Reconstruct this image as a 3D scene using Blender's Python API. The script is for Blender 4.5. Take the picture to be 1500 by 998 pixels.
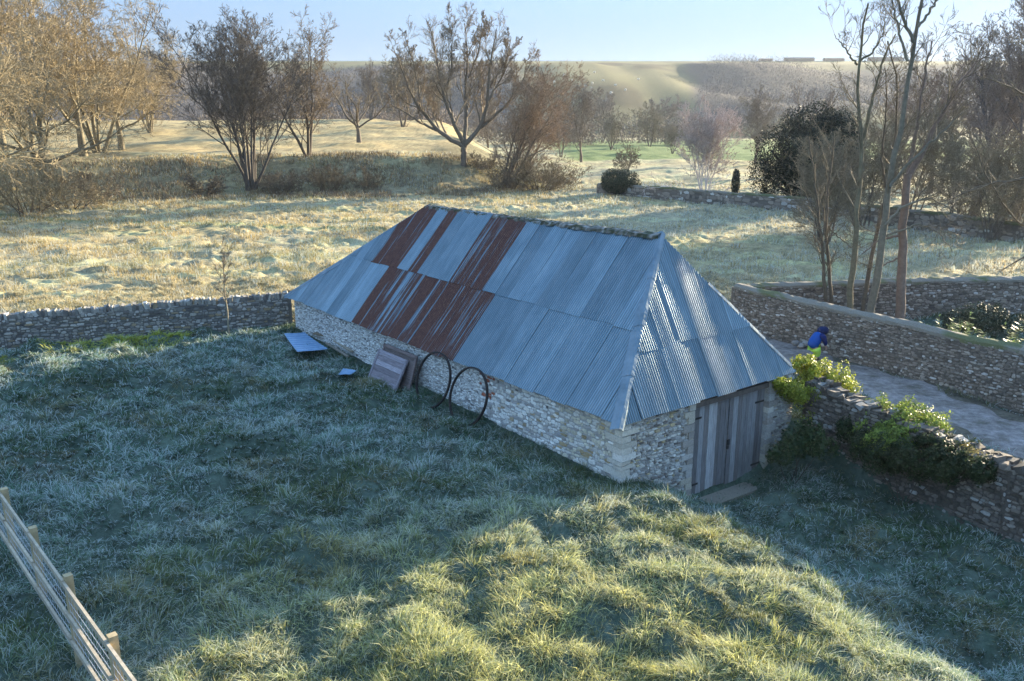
import bpy, math, random
import numpy as np
from math import radians, sin, cos, pi
from mathutils import Vector

# ------------------------------------------------------------------ camera, world, sun
for o in list(bpy.data.objects): bpy.data.objects.remove(o)
SC = bpy.context.scene
COL = SC.collection
F = 1250.0; PITCH = math.atan(329/1250.0); CZ = 8.3
cp_, sp_ = cos(PITCH), sin(PITCH)
cd = bpy.data.cameras.new('camera'); cam = bpy.data.objects.new('camera', cd); COL.objects.link(cam)
cam.location = (0, 0, CZ); cam.rotation_euler = (pi/2-PITCH, 0, 0)
cd.sensor_width = 36; cd.lens = 36*F/1500; cd.clip_end = 8000; cd.clip_start = 0.1
SC.camera = cam
SUN_TH = radians(42.5)      # sun stands to the right and behind: angle from +x towards +y
SUN_EL = radians(12.0)
w = bpy.data.worlds.new('World'); SC.world = w; w.use_nodes = True
nt = w.node_tree; nt.nodes.clear()
sky = nt.nodes.new('ShaderNodeTexSky'); sky.sky_type = 'NISHITA'; sky.sun_disc = False
sky.sun_elevation = SUN_EL; sky.sun_rotation = pi/2-SUN_TH
sky.altitude = 100; sky.air_density = 1.0; sky.dust_density = 0.3; sky.ozone_density = 3.0
bg = nt.nodes.new('ShaderNodeBackground'); bg.inputs[1].default_value = 0.13
wo = nt.nodes.new('ShaderNodeOutputWorld')
tn = nt.nodes.new('ShaderNodeMix'); tn.data_type = 'RGBA'; tn.blend_type = 'MULTIPLY'; tn.inputs[0].default_value = 1
tn.inputs[7].default_value = (1.15, 1.5, 1.95, 1)
gmn = nt.nodes.new('ShaderNodeGamma'); gmn.inputs[1].default_value = .42; nt.links.new(sky.outputs[0], gmn.inputs[0]); nt.links.new(gmn.outputs[0], tn.inputs[6])
tcw = nt.nodes.new('ShaderNodeTexCoord'); sxy = nt.nodes.new('ShaderNodeSeparateXYZ'); nt.links.new(tcw.outputs['Generated'], sxy.inputs[0])
rp = nt.nodes.new('ShaderNodeValToRGB'); nt.links.new(sxy.outputs[2], rp.inputs[0]); rp.color_ramp.interpolation = 'EASE'
rp.color_ramp.elements[0].position = 0.0; rp.color_ramp.elements[0].color = (.26, .265, .305, 1)
rp.color_ramp.elements[1].position = .55; rp.color_ramp.elements[1].color = (1, 1, 1, 1)
t2 = nt.nodes.new('ShaderNodeMix'); t2.data_type = 'RGBA'; t2.blend_type = 'MULTIPLY'; t2.inputs[0].default_value = 1
nt.links.new(tn.outputs[2], t2.inputs[6]); nt.links.new(rp.outputs[0], t2.inputs[7]); nt.links.new(t2.outputs[2], bg.inputs[0]); nt.links.new(bg.outputs[0], wo.inputs[0])
sd = bpy.data.lights.new('sun', 'SUN'); sun = bpy.data.objects.new('sun', sd); COL.objects.link(sun)
sd.energy = 5.0; sd.angle = radians(0.6); sd.color = (1.0, 0.84, 0.58)
sv = Vector((cos(SUN_TH)*cos(SUN_EL), sin(SUN_TH)*cos(SUN_EL), sin(SUN_EL)))
sun.rotation_euler = sv.to_track_quat('Z', 'Y').to_euler(); sun.location = sv*50
SC.view_settings.view_transform = 'Standard'; SC.view_settings.look = 'None'
SC.view_settings.exposure = 2.35; SC.view_settings.gamma = 1
SC.render.engine = 'CYCLES'
SC.cycles.use_denoising = True
SC.cycles.max_bounces = 6; SC.cycles.diffuse_bounces = 3; SC.cycles.glossy_bounces = 2
SC.cycles.transmission_bounces = 3; SC.cycles.volume_bounces = 0; SC.cycles.transparent_max_bounces = 6

# ------------------------------------------------------------------ helpers
def ray(px, py):
    v = (499-py)/F
    return np.array([(px-750)/F, cp_+v*sp_, -sp_+v*cp_])
def at(px, py, Y):                     # world point seen at that photo pixel, Y metres ahead
    d = ray(px, py); return np.array([0, 0, CZ])+d*(Y/d[1])

def hsh(ix, iy, seed):
    n = (ix.astype(np.int64)*374761393+iy.astype(np.int64)*668265263+seed*974634777) & 0xffffffff
    n = ((n ^ (n >> 13))*1274126177) & 0xffffffff
    return ((n ^ (n >> 16)) & 0xffff)/65535.0
def vn(x, y, seed=0):
    x = np.asarray(x, float); y = np.asarray(y, float)
    ix = np.floor(x).astype(np.int64); iy = np.floor(y).astype(np.int64)
    fx = x-ix; fy = y-iy; fx = fx*fx*(3-2*fx); fy = fy*fy*(3-2*fy)
    a = hsh(ix, iy, seed); b = hsh(ix+1, iy, seed); c = hsh(ix, iy+1, seed); d = hsh(ix+1, iy+1, seed)
    return (a*(1-fx)+b*fx)*(1-fy)+(c*(1-fx)+d*fx)*fy
def fbm(x, y, seed=0, octv=4):
    s = 0; a = 0.5; t = 0
    for i in range(octv):
        s = s+a*vn(x*2**i+i*17.3, y*2**i-i*9.1, seed+i*7); t += a; a *= 0.5
    return s/t
def sm(t): t = np.clip(t, 0, 1); return t*t*(3-2*t)

def tag(o, label=None, cat=None, group=None, kind=None):
    if label: o['label'] = label
    if cat: o['category'] = cat
    if group: o['group'] = group
    if kind: o['kind'] = kind
    return o
def empty(name, loc, label, cat, group=None, rz=0):
    o = bpy.data.objects.new(name, None); COL.objects.link(o)
    o.location = [float(v) for v in loc]; o.rotation_euler = (0, 0, rz); o.empty_display_size = .2
    return tag(o, label, cat, group)
def mk(name, V, Q=None, T=None, mat=None, parent=None, col=None, smooth=False, uv=None, world=True):
    """one mesh object from arrays; V in world coordinates (shifted to the parent if there is one)"""
    V = np.asarray(V, np.float32).reshape(-1, 3)
    me = bpy.data.meshes.new(name)
    Q = np.zeros((0, 4), np.int32) if Q is None or len(Q) == 0 else np.asarray(Q, np.int32).reshape(-1, 4)
    T = np.zeros((0, 3), np.int32) if T is None or len(T) == 0 else np.asarray(T, np.int32).reshape(-1, 3)
    if parent is not None and world:
        V = V-np.array(parent_loc(parent), np.float32)
    nl = len(Q)*4+len(T)*3
    me.vertices.add(len(V)); me.vertices.foreach_set('co', V.ravel())
    me.loops.add(nl); me.loops.foreach_set('vertex_index', np.concatenate([Q.ravel(), T.ravel()]))
    me.polygons.add(len(Q)+len(T))
    st = np.concatenate([np.arange(len(Q))*4, len(Q)*4+np.arange(len(T))*3]).astype(np.int32)
    me.polygons.foreach_set('loop_start', st)
    me.update(calc_edges=True)
    me.polygons.foreach_set('use_smooth', np.full(len(Q)+len(T), smooth))
    if col is not None:
        c = np.ones((len(V), 4), np.float32); c[:, :3] = col
        at_ = me.color_attributes.new('Col', 'FLOAT_COLOR', 'POINT'); at_.data.foreach_set('color', c.ravel())
    if uv is not None:
        ul = me.uv_layers.new(name='UVMap')
        idx = np.concatenate([Q.ravel(), T.ravel()])
        ul.data.foreach_set('uv', np.asarray(uv, np.float32)[idx].ravel())
    if mat: me.materials.append(mat)
    o = bpy.data.objects.new(name, me); COL.objects.link(o)
    if parent is not None: o.parent = parent
    return o
def parent_loc(p):
    l = np.array(p.location)
    if p.parent: l = l+np.array(p.parent.location)
    return l
class MB:
    def __init__(s): s.V = []; s.Q = []; s.T = []; s.C = []; s.n = 0
    def add(s, V, Q=None, T=None, c=None):
        V = np.asarray(V, float).reshape(-1, 3)
        s.V.append(V)
        if Q is not None and len(Q): s.Q.append(np.asarray(Q).reshape(-1, 4)+s.n)
        if T is not None and len(T): s.T.append(np.asarray(T).reshape(-1, 3)+s.n)
        s.C.append(np.tile(np.asarray(c if c is not None else (.5, .5, .5), float), (len(V), 1)) if c is None or np.ndim(c) == 1 else np.asarray(c))
        s.n += len(V)
    def box(s, c, ax, ay, az, col=None):      # centre, three half-axis vectors
        c = np.array(c, float); ax = np.array(ax, float); ay = np.array(ay, float); az = np.array(az, float)
        V = [c+i*ax+j*ay+k*az for k in (-1, 1) for j in (-1, 1) for i in (-1, 1)]
        s.add(V, [[0, 2, 3, 1], [4, 5, 7, 6], [0, 1, 5, 4], [2, 6, 7, 3], [0, 4, 6, 2], [1, 3, 7, 5]], c=col)
    def bar(s, p, q, wd, th, up=(0, 0, 1), col=None):
        p = np.array(p, float); q = np.array(q, float); d = q-p; L = np.linalg.norm(d); d /= L
        sx = np.cross(d, up); sx /= np.linalg.norm(sx); u = np.cross(sx, d)
        s.box((p+q)/2, d*L/2, sx*wd/2, u*th/2, col)
    def tube(s, P, R, k=6, col=None, cap=False):
        P = np.asarray(P, float); R = np.asarray(R, float); n = len(P)
        t = np.gradient(P, axis=0); t /= np.linalg.norm(t, axis=1)[:, None]+1e-9
        ref = np.array([0.31, 0.17, 0.93]) if abs(t[0, 2]) < .9 else np.array([1, .2, 0.1])
        a = np.cross(t, ref); a /= np.linalg.norm(a, axis=1)[:, None]+1e-9; b = np.cross(t, a)
        an = np.arange(k)*2*pi/k
        V = P[:, None, :]+R[:, None, None]*(np.cos(an)[None, :, None]*a[:, None, :]+np.sin(an)[None, :, None]*b[:, None, :])
        i = np.arange(n-1)[:, None]*k; j = np.arange(k)[None, :]; j2 = (j+1) % k
        Q = np.stack([i+j, i+j2, i+k+j2, i+k+j], -1).reshape(-1, 4)
        T = None
        V = V.reshape(-1, 3)
        if cap:
            V = np.concatenate([V, P[:1], P[-1:]]); m = n*k
            T = [[m, (x+1) % k, x] for x in range(k)]+[[m+1, (n-1)*k+x, (n-1)*k+(x+1) % k] for x in range(k)]
        s.add(V, Q, T, col)
    def build(s, name, mat, parent=None, smooth=False, **kw):
        return mk(name, np.concatenate(s.V), np.concatenate(s.Q) if s.Q else None, np.concatenate(s.T) if s.T else None,
                  mat, parent, np.concatenate(s.C), smooth, **kw)

# ---- materials
def newmat(name):
    m = bpy.data.materials.new(name); m.use_nodes = True; n = m.node_tree; n.nodes.clear()
    out = n.nodes.new('ShaderNodeOutputMaterial'); b = n.nodes.new('ShaderNodeBsdfPrincipled')
    n.links.new(b.outputs[0], out.inputs[0]); b.inputs['Roughness'].default_value = .85
    b.inputs['Specular IOR Level'].default_value = .25
    return m, n, b, out
def N(n, t, **kw):
    x = n.nodes.new(t)
    for k, v in kw.items(): setattr(x, k, v)
    return x
def noise(n, vec, scale, detail=4, rough=.6):
    t = N(n, 'ShaderNodeTexNoise'); t.inputs['Scale'].default_value = scale; t.inputs['Detail'].default_value = detail
    t.inputs['Roughness'].default_value = rough
    if vec is not None: n.links.new(vec, t.inputs['Vector'])
    return t.outputs[0]
def ramp(n, fac, stops):
    r = N(n, 'ShaderNodeValToRGB'); e = r.color_ramp.elements
    while len(e) < len(stops): e.new(.5)
    for i, (p, c) in enumerate(stops):
        e[i].position = p; e[i].color = (*c, 1) if len(c) == 3 else c
    n.links.new(fac, r.inputs[0]); return r.outputs[0]
def mix(n, fac, a, b, mode='MIX'):
    m = N(n, 'ShaderNodeMix', data_type='RGBA', blend_type=mode)
    if isinstance(fac, (int, float)): m.inputs[0].default_value = fac
    else: n.links.new(fac, m.inputs[0])
    for s, v in ((6, a), (7, b)):
        if isinstance(v, tuple): m.inputs[s].default_value = (*v, 1)
        else: n.links.new(v, m.inputs[s])
    return m.outputs[2]
def bump(n, b, h, strength=.5, dist=.02):
    u = N(n, 'ShaderNodeBump'); u.inputs['Strength'].default_value = strength; u.inputs['Distance'].default_value = dist
    n.links.new(h, u.inputs['Height']); n.links.new(u.outputs[0], b.inputs['Normal'])
def objvec(n, scale=None):
    t = N(n, 'ShaderNodeNewGeometry').outputs['Position']
    if scale:
        m = N(n, 'ShaderNodeMapping'); m.inputs['Scale'].default_value = scale; n.links.new(t, m.inputs[0]); return m.outputs[0]
    return t
def colmat(name, rough=.85, var=.35, scale=6, bmp=.4, bdist=.01, transl=0, detail=5, fine=None):
    """uses the vertex colour 'Col' times noise"""
    m, n, b, out = newmat(name)
    a = N(n, 'ShaderNodeAttribute', attribute_name='Col').outputs['Color']
    p = objvec(n)
    nz = noise(n, p, scale, detail, .7)
    v = ramp(n, nz, [(.25, (1-var,)*3), (.75, (1+var,)*3)])
    c = mix(n, 1.0, a, v, 'MULTIPLY')
    n.links.new(c, b.inputs['Base Color']); b.inputs['Roughness'].default_value = rough
    if bmp: bump(n, b, nz, bmp, bdist)
    if transl:
        tr = N(n, 'ShaderNodeBsdfTranslucent'); n.links.new(c, tr.inputs[0])
        mx = N(n, 'ShaderNodeMixShader'); mx.inputs[0].default_value = transl
        n.links.new(b.outputs[0], mx.inputs[1]); n.links.new(tr.outputs[0], mx.inputs[2]); n.links.new(mx.outputs[0], out.inputs[0])
    return m
M = {}
M['grass'] = colmat('grass_blades', .7, .12, 3, 0, transl=.4, detail=2)
M['leaf'] = colmat('leaves', .45, .25, 8, 0, transl=.3, detail=2)
M['dleaf'] = colmat('evergreen_leaves', .6, .3, 5, 0, transl=.05, detail=2)
M['bark'] = colmat('bark', .9, .35, 7, .5, .02)
M['twig'] = colmat('twigs', .8, .2, 1.5, 0, detail=2)
M['stone'] = colmat('stone', .9, .3, 22, .8, .012)
M['limewash'] = colmat('limewashed_stone', .9, .28, 14, .7, .01)
M['mortar'] = colmat('mortar', .95, .3, 30, .7, .01)
M['iron'] = colmat('iron', .55, .3, 20, .2, .003)
M['cloth'] = colmat('cloth', .8, .1, 20, .1, .003)
M['rub'] = colmat('rough_earth', .95, .3, 10, .6, .02)

def wood(name, c1, c2, axis):
    m, n, b, out = newmat(name)
    tc = N(n, 'ShaderNodeTexCoord').outputs['UV']
    mp = N(n, 'ShaderNodeMapping'); mp.inputs['Scale'].default_value = axis; n.links.new(tc, mp.inputs[0])
    nz = noise(n, mp.outputs[0], 1, 6, .7)
    a = N(n, 'ShaderNodeAttribute', attribute_name='Col').outputs['Color']
    c = mix(n, 1.0, a, ramp(n, nz, [(.3, c1), (.7, c2)]), 'MULTIPLY')
    n.links.new(c, b.inputs['Base Color']); bump(n, b, nz, .6, .01)
    return m
M['wood'] = wood('weathered_wood', (.45, .45, .45), (1.5, 1.5, 1.5), (60, 2.5, 1))
M['rail'] = colmat('fence_timber', .8, .3, 9, .4, .005)

# ------------------------------------------------------------------ terrain
NEAR = np.array([2.45, 18.23, 1.5]); UA = np.array([-.6193, .7852, 0]); UB = np.array([.7852, .6193, 0])
LB, WB = 18.18, 6.82
R1 = np.array([3.84, 21.97, 5.29]); R2 = np.array([-2.97, 30.6, 5.17])
def segd(x, y, a, b):
    """signed distance (right side positive) to the line a->b"""
    dx, dy = b[0]-a[0], b[1]-a[1]; L = math.hypot(dx, dy)
    return ((x-a[0])*dy-(y-a[1])*dx)/L
def polyd(x, y, pts):
    best = np.full(np.shape(x), 1e9)
    for a, b in zip(pts[:-1], pts[1:]):
        dx, dy = b[0]-a[0], b[1]-a[1]; t = np.clip(((x-a[0])*dx+(y-a[1])*dy)/(dx*dx+dy*dy), 0, 1)
        best = np.minimum(best, np.hypot(x-a[0]-t*dx, y-a[1]-t*dy))
    return best
DRIVE = [(6.5, 37.5), (9.8, 30.5), (12.0, 25.6), (13.9, 21.3), (18, 15.5), (26, 8)]
IVYW = [(8.0, 22.6), (9.95, 19.9), (11.2, 17.6), (13.6, 14.4), (18, 9)]
def base_z(x, y):
    x = np.asarray(x, float); y = np.asarray(y, float)
    s = (x-NEAR[0])*UA[0]+(y-NEAR[1])*UA[1]
    t = (x-NEAR[0])*UB[0]+(y-NEAR[1])*UB[1]
    z = np.interp(s, [-12, 0, 4, 8, 14, 18, 24], [.0, -.04, .05, .17, .18, .27, .2])
    z = z*sm((42-y)/10)*sm((4-t)/3+.2)
    z = z+.05*np.exp(-((x-1.2)**2/30+(y-12.5)**2/9))
    # bank down to the right-hand yard
    db = -segd(x, y, (2.5, 18.3), (6.7, 9.8))
    wl = np.interp(y, [9, 14.4, 17.6, 19.9, 22.6], [18, 13.6, 11.2, 9.95, 8.0])
    inside = sm((wl+.1-x)/.5)*sm((22.8-y)/1)
    inside = inside*sm((.9-s)/.8)
    z = z-1.02*sm((db-.1)/2.9)*inside
    z = z-.36*np.exp(-(((x-5.9)/1.8)**2+((y-20.8)/1.3)**2))*inside
    z = z-.08*sm((polyd(x, y, DRIVE)-4)/-2.5)
    # left plateau behind the bank
    xb = 5.5-np.maximum(0, y-105)*.10
    foot = np.interp(x, [-80, -52, -30, -8, 4], [76, 82, 92, 95, 101])
    bank = sm((y-foot)/np.interp(x, [-60, -25, -5], [20, 13, 9]))*np.interp(x, [-60, -20, 0], [3.6, 3.8, 3.2])
    up = sm((y-110)/80)*3.6
    fade = 1-sm((y-190)/160)
    z = z+(bank+up)*sm((xb+2-x)/16)*fade
    # right lynchet, mild
    z = z+1.6*sm((y-105)/12)*sm((x-8)/8)*sm((38-x)/20)*sm((150-y)/30)*fbm(x/9, y/9, 3)
    # downs
    hb = sm((y-385)/510); win = np.sin(np.clip((y-330)/560, 0, 1)*pi)**1.2
    spur = fbm(x/105+7, y/420+2, 11, 3)-.5
    z = z+hb*58+win*(spur*46+9*np.sin(x/55+y/160+4*fbm(x/200, y/200, 12, 2)))+sm((y-880)/70)*7
    z = np.where((y > 300) & (y < 960), np.minimum(z, 6.2+.0600*y), z)
    return z
def barnmask(x, y, g=.0):
    s = (x-NEAR[0])*UA[0]+(y-NEAR[1])*UA[1]; t = (x-NEAR[0])*UB[0]+(y-NEAR[1])*UB[1]
    return (s > .1-g) & (s < LB+g) & (t > .1-g) & (t < WB+g)
def tz(x, y):
    x = np.asarray(x, float); y = np.asarray(y, float)
    z = base_z(x, y)
    dd = polyd(x, y, DRIVE)
    rough = sm((dd-1.3)/1.2)
    rr = np.hypot(x, y)
    sb = (x-NEAR[0])*UA[0]+(y-NEAR[1])*UA[1]; tb_ = (x-NEAR[0])*UB[0]+(y-NEAR[1])*UB[1]
    db_ = np.hypot(np.maximum(0, np.maximum(-sb, sb-LB)), np.maximum(0, np.maximum(-tb_, tb_-WB)))
    k = rough*sm((140-rr)/60)*(.15+.85*sm(db_/1.6))
    z = z+k*((.72-.45*sm((y-34)/8))*(fbm(x/.85*(1-.35*sm((y-40)/30)), y/.7*(1-.35*sm((y-40)/30)), 21, 3)-.5)+.14*(fbm(x/.3, y/.3, 23, 2)-.5)+.35*(fbm(x/5, y/4, 22, 2)-.5))
    z = z+k*sm((y-33)/6)*.17*sm((vn(x/.62, y/.5, 26)-.45)*3)*vn(x/2.5, y/2, 27)*1.6
    z = z+sm((rr-90)/40)*rough*1.3*(fbm(x/8, y/6, 31, 3)-.5)*sm((400-rr)/100)
    return z
def tz1(x, y): return float(tz(np.array([x]), np.array([y]))[0])

def axis(segs):
    out = [segs[0][0]]
    for a, b, st in segs:
        n = max(1, int(round((b-a)/st))); out += list(a+(b-a)*np.arange(1, n+1)/n)
    return np.array(out)
gx = axis([(-2600, -800, 120), (-800, -200, 25), (-200, -70, 4), (-70, -46, .6), (-46, -22, .24), (-22, 22, .13), (22, 46, .24), (46, 70, .6), (70, 200, 4), (200, 800, 25), (800, 2600, 120)])
gy = axis([(-60, 4, 4), (4, 9, .5), (9, 45, .14), (45, 110, .24), (110, 200, 1.2), (200, 420, 6), (420, 1300, 20), (1300, 2600, 100)])
X, Y = np.meshgrid(gx, gy); Z = tz(X, Y)
V = np.stack([X, Y, Z], -1).reshape(-1, 3)
nx, ny = len(gx), len(gy)
i = (np.arange(ny-1)[:, None]*nx+np.arange(nx-1)[None, :]).ravel()
Q = np.stack([i, i+1, i+1+nx, i+nx], -1)
# ground colours (what grows there)
def ground_col(x, y):
    x = np.asarray(x, float); y = np.asarray(y, float)
    n1 = fbm(x/3.0, y/2.0, 41, 4)[..., None]; n2 = fbm(x/14., y/7., 43, 3)[..., None]; n3 = fbm(x/.35, y/.3, 45, 2)[..., None]
    green = np.array([.075, .10, .045]); straw = np.array([.46, .38, .20]); frost = np.array([.52, .55, .50]); earth = np.array([.10, .07, .05])
    yard = np.array([.06, .095, .065])
    c = yard*(1-.35*n1)+frost*.13*n3
    rr = np.hypot(x, y)
    field = straw*(.80+.9*(n3-.5))*(.55+.45*n2)+frost*.42*(1-n2)+green*sm((n1-.52)*8)*1.0
    fm = sm((y-30-np.where(x < 0, (x+18)*.36, 3))/3)[..., None]*(~((x > 9)&(y<35)))[..., None]
    c = c*(1-fm)+field*fm*np.array([.80, .78, .72])
    # greener mown track across the field
    tk = np.exp(-((y-(70-(x+34)*.28))/1.6)**2)[..., None]*(x < -8)[..., None]*(y > 45)[..., None]
    c = c*(1-.75*tk)+green*1.8*.75*tk
    # bank with bramble litter
    bk = np.maximum(sm((y-86)/6)*sm((112-y)/8)*(x < 4), sm((x+15)/6)*sm((140-y)/12)*sm((10-x)/4)*sm((y-96)/6))[..., None]
    c = c*(1-.5*bk)+np.array([.15, .13, .07])*.5*bk*(.6+.8*n3)
    up = sm((y-108)/10)[..., None]*sm((260-y)/30)[..., None]*sm((-2-x)/10)[..., None]
    c = c*(1-.8*up)+(np.array([.38, .29, .14])*(.5+.9*n3))*.8*up
    b2 = (sm((x+13)/5)*sm((9-x)/4)*sm((y-100)/4)*sm((165-y)/15))[..., None]
    c = c*(1-.85*b2)+np.array([.13, .115, .065])*(.5+.9*n3)*.85*b2
    # far: green pasture strips then down
    gs = (sm((y-165)/8)*sm((330-y)/40))[..., None]*sm((x-8)/6)[..., None]
    c = c*(1-gs)+np.array([.12, .17, .06])*gs
    dl = sm((3.2-polyd(x, y, DRIVE))/1.5)[..., None]
    c = c*(1-.8*dl)+np.array([.15, .125, .095])*(.6+.8*n3)*.8*dl
    dn = sm((y-320)/60)[..., None]
    n4 = fbm(x/60, y/90, 47, 4)[..., None]
    down = np.array([.19, .175, .075])*(.5+.9*n4)*(1-.6*sm((.42-n4)*14))
    rt = x/np.maximum(y, 1)
    wdm = (np.maximum(sm((rt-.19-.06*(fbm(y/70, x/90, 4, 2)-.5))/.02)*sm((y-455)/20)*sm((820-y)/30), sm((.02-rt)/.03)*sm((y-430)/20)*sm((815-y)/30)))[..., None]
    down = down*.62*(1-wdm)+np.array([.062, .052, .046])*(.7+.6*n4)*wdm
    c = c*(1-dn)+down*dn
    top = sm((y-955)/10)[..., None]
    c = c*(1-top)+np.array([.10, .14, .05])*top
    return np.clip(c, .01, .9)
gm, n, b, out = newmat('frosty_ground')
a = N(n, 'ShaderNodeAttribute', attribute_name='Col').outputs['Color']
p = objvec(n)
nz = noise(n, p, 9, 6, .75); v1 = ramp(n, nz, [(.3, (.55,)*3), (.7, (1.4,)*3)])
nz2 = noise(n, p, .9, 4, .6); v2 = ramp(n, nz2, [(.3, (.75,)*3), (.7, (1.2,)*3)])
c = mix(n, 1.0, mix(n, 1.0, a, v1, 'MULTIPLY'), v2, 'MULTIPLY')
n.links.new(c, b.inputs['Base Color']); b.inputs['Roughness'].default_value = .95; b.inputs['Specular IOR Level'].default_value = .1
bump(n, b, nz, .9, .06)
ground = mk('ground', V, Q, None, gm, None, ground_col(V[:, 0], V[:, 1]), True); tag(ground, kind='structure')

# drive
def strip(pts, wd, n=140):
    pts = np.array(pts, float); seg = np.hypot(*(pts[1:]-pts[:-1]).T); s = np.concatenate([[0], np.cumsum(seg)])
    u = np.linspace(0, s[-1], n); P = np.stack([np.interp(u, s, pts[:, 0]), np.interp(u, s, pts[:, 1])], -1)
    for _ in range(12): P[1:-1] = (P[:-2]+P[2:])/2*.5+P[1:-1]*.5
    t = np.gradient(P, axis=0); t /= np.hypot(*t.T)[:, None]; nrm = np.stack([t[:, 1], -t[:, 0]], -1)
    return P, nrm, u
P_, nr_, u_ = strip(DRIVE, 3)
k = 25; ww = np.linspace(-1, 1, k)
VV = []
for q in range(len(P_)):
    hw = 1.5+.35*math.sin(u_[q]*1.1)+.3*math.sin(u_[q]*2.9+1)
    for e in ww:
        xy = P_[q]+nr_[q]*e*hw; VV.append((xy[0], xy[1], 0))
VV = np.array(VV); VV[:, 2] = base_z(VV[:, 0], VV[:, 1])+.03+.035*(fbm(VV[:, 0]*1.2, VV[:, 1]*1.2, 5, 3)-.5)
ed = np.tile(np.abs(ww), len(P_)); VV[:, 2] -= .06*sm((ed-.8)/.2)
ii = (np.arange(len(P_)-1)[:, None]*k+np.arange(k-1)[None, :]).ravel()
dm, n, b, out = newmat('gravel_drive'); p = objvec(n)
c1 = ramp(n, noise(n, p, 1.3, 6, .7), [(.28, (.09, .085, .055)), (.45, (.21, .185, .165)), (.6, (.30, .27, .255)), (.75, (.38, .35, .33))])
nz = noise(n, p, 60, 3, .8)
c1 = mix(n, 1.0, c1, ramp(n, noise(n, p, 5, 5, .75), [(.35, (.6,)*3), (.65, (1.25,)*3)]), 'MULTIPLY')
c1 = mix(n, 1.0, c1, ramp(n, nz, [(.3, (.7,)*3), (.7, (1.25,)*3)]), 'MULTIPLY')
n.links.new(c1, b.inputs['Base Color']); bump(n, b, nz, .6, .02)
drive = mk('drive', VV, np.stack([ii, ii+1, ii+1+k, ii+k], -1), None, dm, None, None, True); tag(drive, kind='structure')

# ------------------------------------------------------------------ rubble masonry
def stones_on(mb, rng, o, du, dv, dn, Lu, vb, vt, sz, depth, pal, joint=.012, quoin=None, skip=None, mix_big=.1):
    """stones on a wall face. o origin, du along, dv up, dn outward; vb(u),vt(u) give the bottom and top"""
    o = np.array(o, float)
    v = min(vb(0), vb(Lu), vb(Lu/2))-.02; vmax = max(vt(0), vt(Lu), vt(Lu/2))
    while v < vmax:
        h = rng.uniform(.55, 1.15)*sz
        u = -rng.uniform(0, sz)
        while u < Lu:
            wd = rng.choice([rng.uniform(.6, 1.2), rng.uniform(1.1, 1.9), rng.uniform(1.5, 3.0)])*sz
            hh = h*rng.uniform(.8, 1.0); u0 = max(u, 0); u1 = min(u+wd, Lu); um = (u0+u1)/2
            wob = .05*math.sin(um*1.7+v*3)
            v0 = v+wob+rng.uniform(-.01, .01); v1 = v0+hh
            if u1-u0 > .05 and v0 < vt(um) and v1 > vb(um) and not (skip and skip(um, (v0+v1)/2)):
                v1 = min(v1, vt(um)+.01)
                j = joint/2+rng.uniform(0, joint*.6)
                vo = rng.uniform(-.28, .28)*h; v0 += vo; v1 += vo
                if v0 > vt(um)-.02: u += wd; continue
                v1 = min(v1, vt(um)+.01); cxn = (u0+u1)/2; cyn = (v0+v1)/2; aw = (u1-u0)/2-j*.6; ah = (v1-v0)/2*1.12-j*.6; ph_ = rng.uniform(0, 6.28)
                q = []
                for e in range(7):
                    an_ = ph_+2*pi*e/7+rng.uniform(-.22, .22); rx_ = cos(an_); ry_ = sin(an_); kk = (abs(rx_)**5+abs(ry_)**5)**(-1/5)*rng.uniform(.88, 1.05)
                    q.append((cxn+rx_*kk*aw, cyn+ry_*kk*ah))
                d = depth*rng.uniform(.4, 1.25); cx, cy = cxn, cyn; Vs = []
                tx, ty = rng.uniform(-.25, .25)*d/max(aw, .02), rng.uniform(-.25, .25)*d/max(ah, .02)
                for (dd, sh) in ((-.03, 1.0), (d*.7, .98), (d, .84)):
                    for a_, b_ in q: Vs.append(o+du*(cx+(a_-cx)*sh)+dv*(cy+(b_-cy)*sh)+dn*(dd+(tx*(a_-cx)+ty*(b_-cy))*sh if dd > 0 else dd))
                Vs.append(o+du*cx+dv*cy+dn*d*1.06)
                F_ = []
                for l in (0, 7):
                    for e in range(7): F_.append([l+e, l+(e+1) % 7, l+7+(e+1) % 7, l+7+e])
                c = np.array(pal(rng, um, (v0+v1)/2))
                mb.add(Vs, F_, [[14+e, 14+(e+1) % 7, 21] for e in range(7)], c=np.clip(c, .01, .85))
            u += wd
        v += h
def pick(rng, cols, wts):
    c = np.array(rng.choices(cols, wts)[0]); return c*rng.uniform(.78, 1.2)
PAL_DRY = ([(.30, .28, .24), (.20, .19, .17), (.40, .38, .34), (.13, .12, .11), (.28, .22, .14)], [4, 4, 2.5, 2, 1])
PAL_OLD = ([(.28, .235, .19), (.20, .17, .14), (.34, .30, .25), (.48, .46, .42), (.14, .12, .10)], [4, 4, 2, .9, 2])
PAL_DARK = ([(.19, .16, .13), (.13, .11, .09), (.23, .20, .165), (.34, .33, .30), (.08, .07, .055)], [4, 4, 2, .9, 2])
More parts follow.
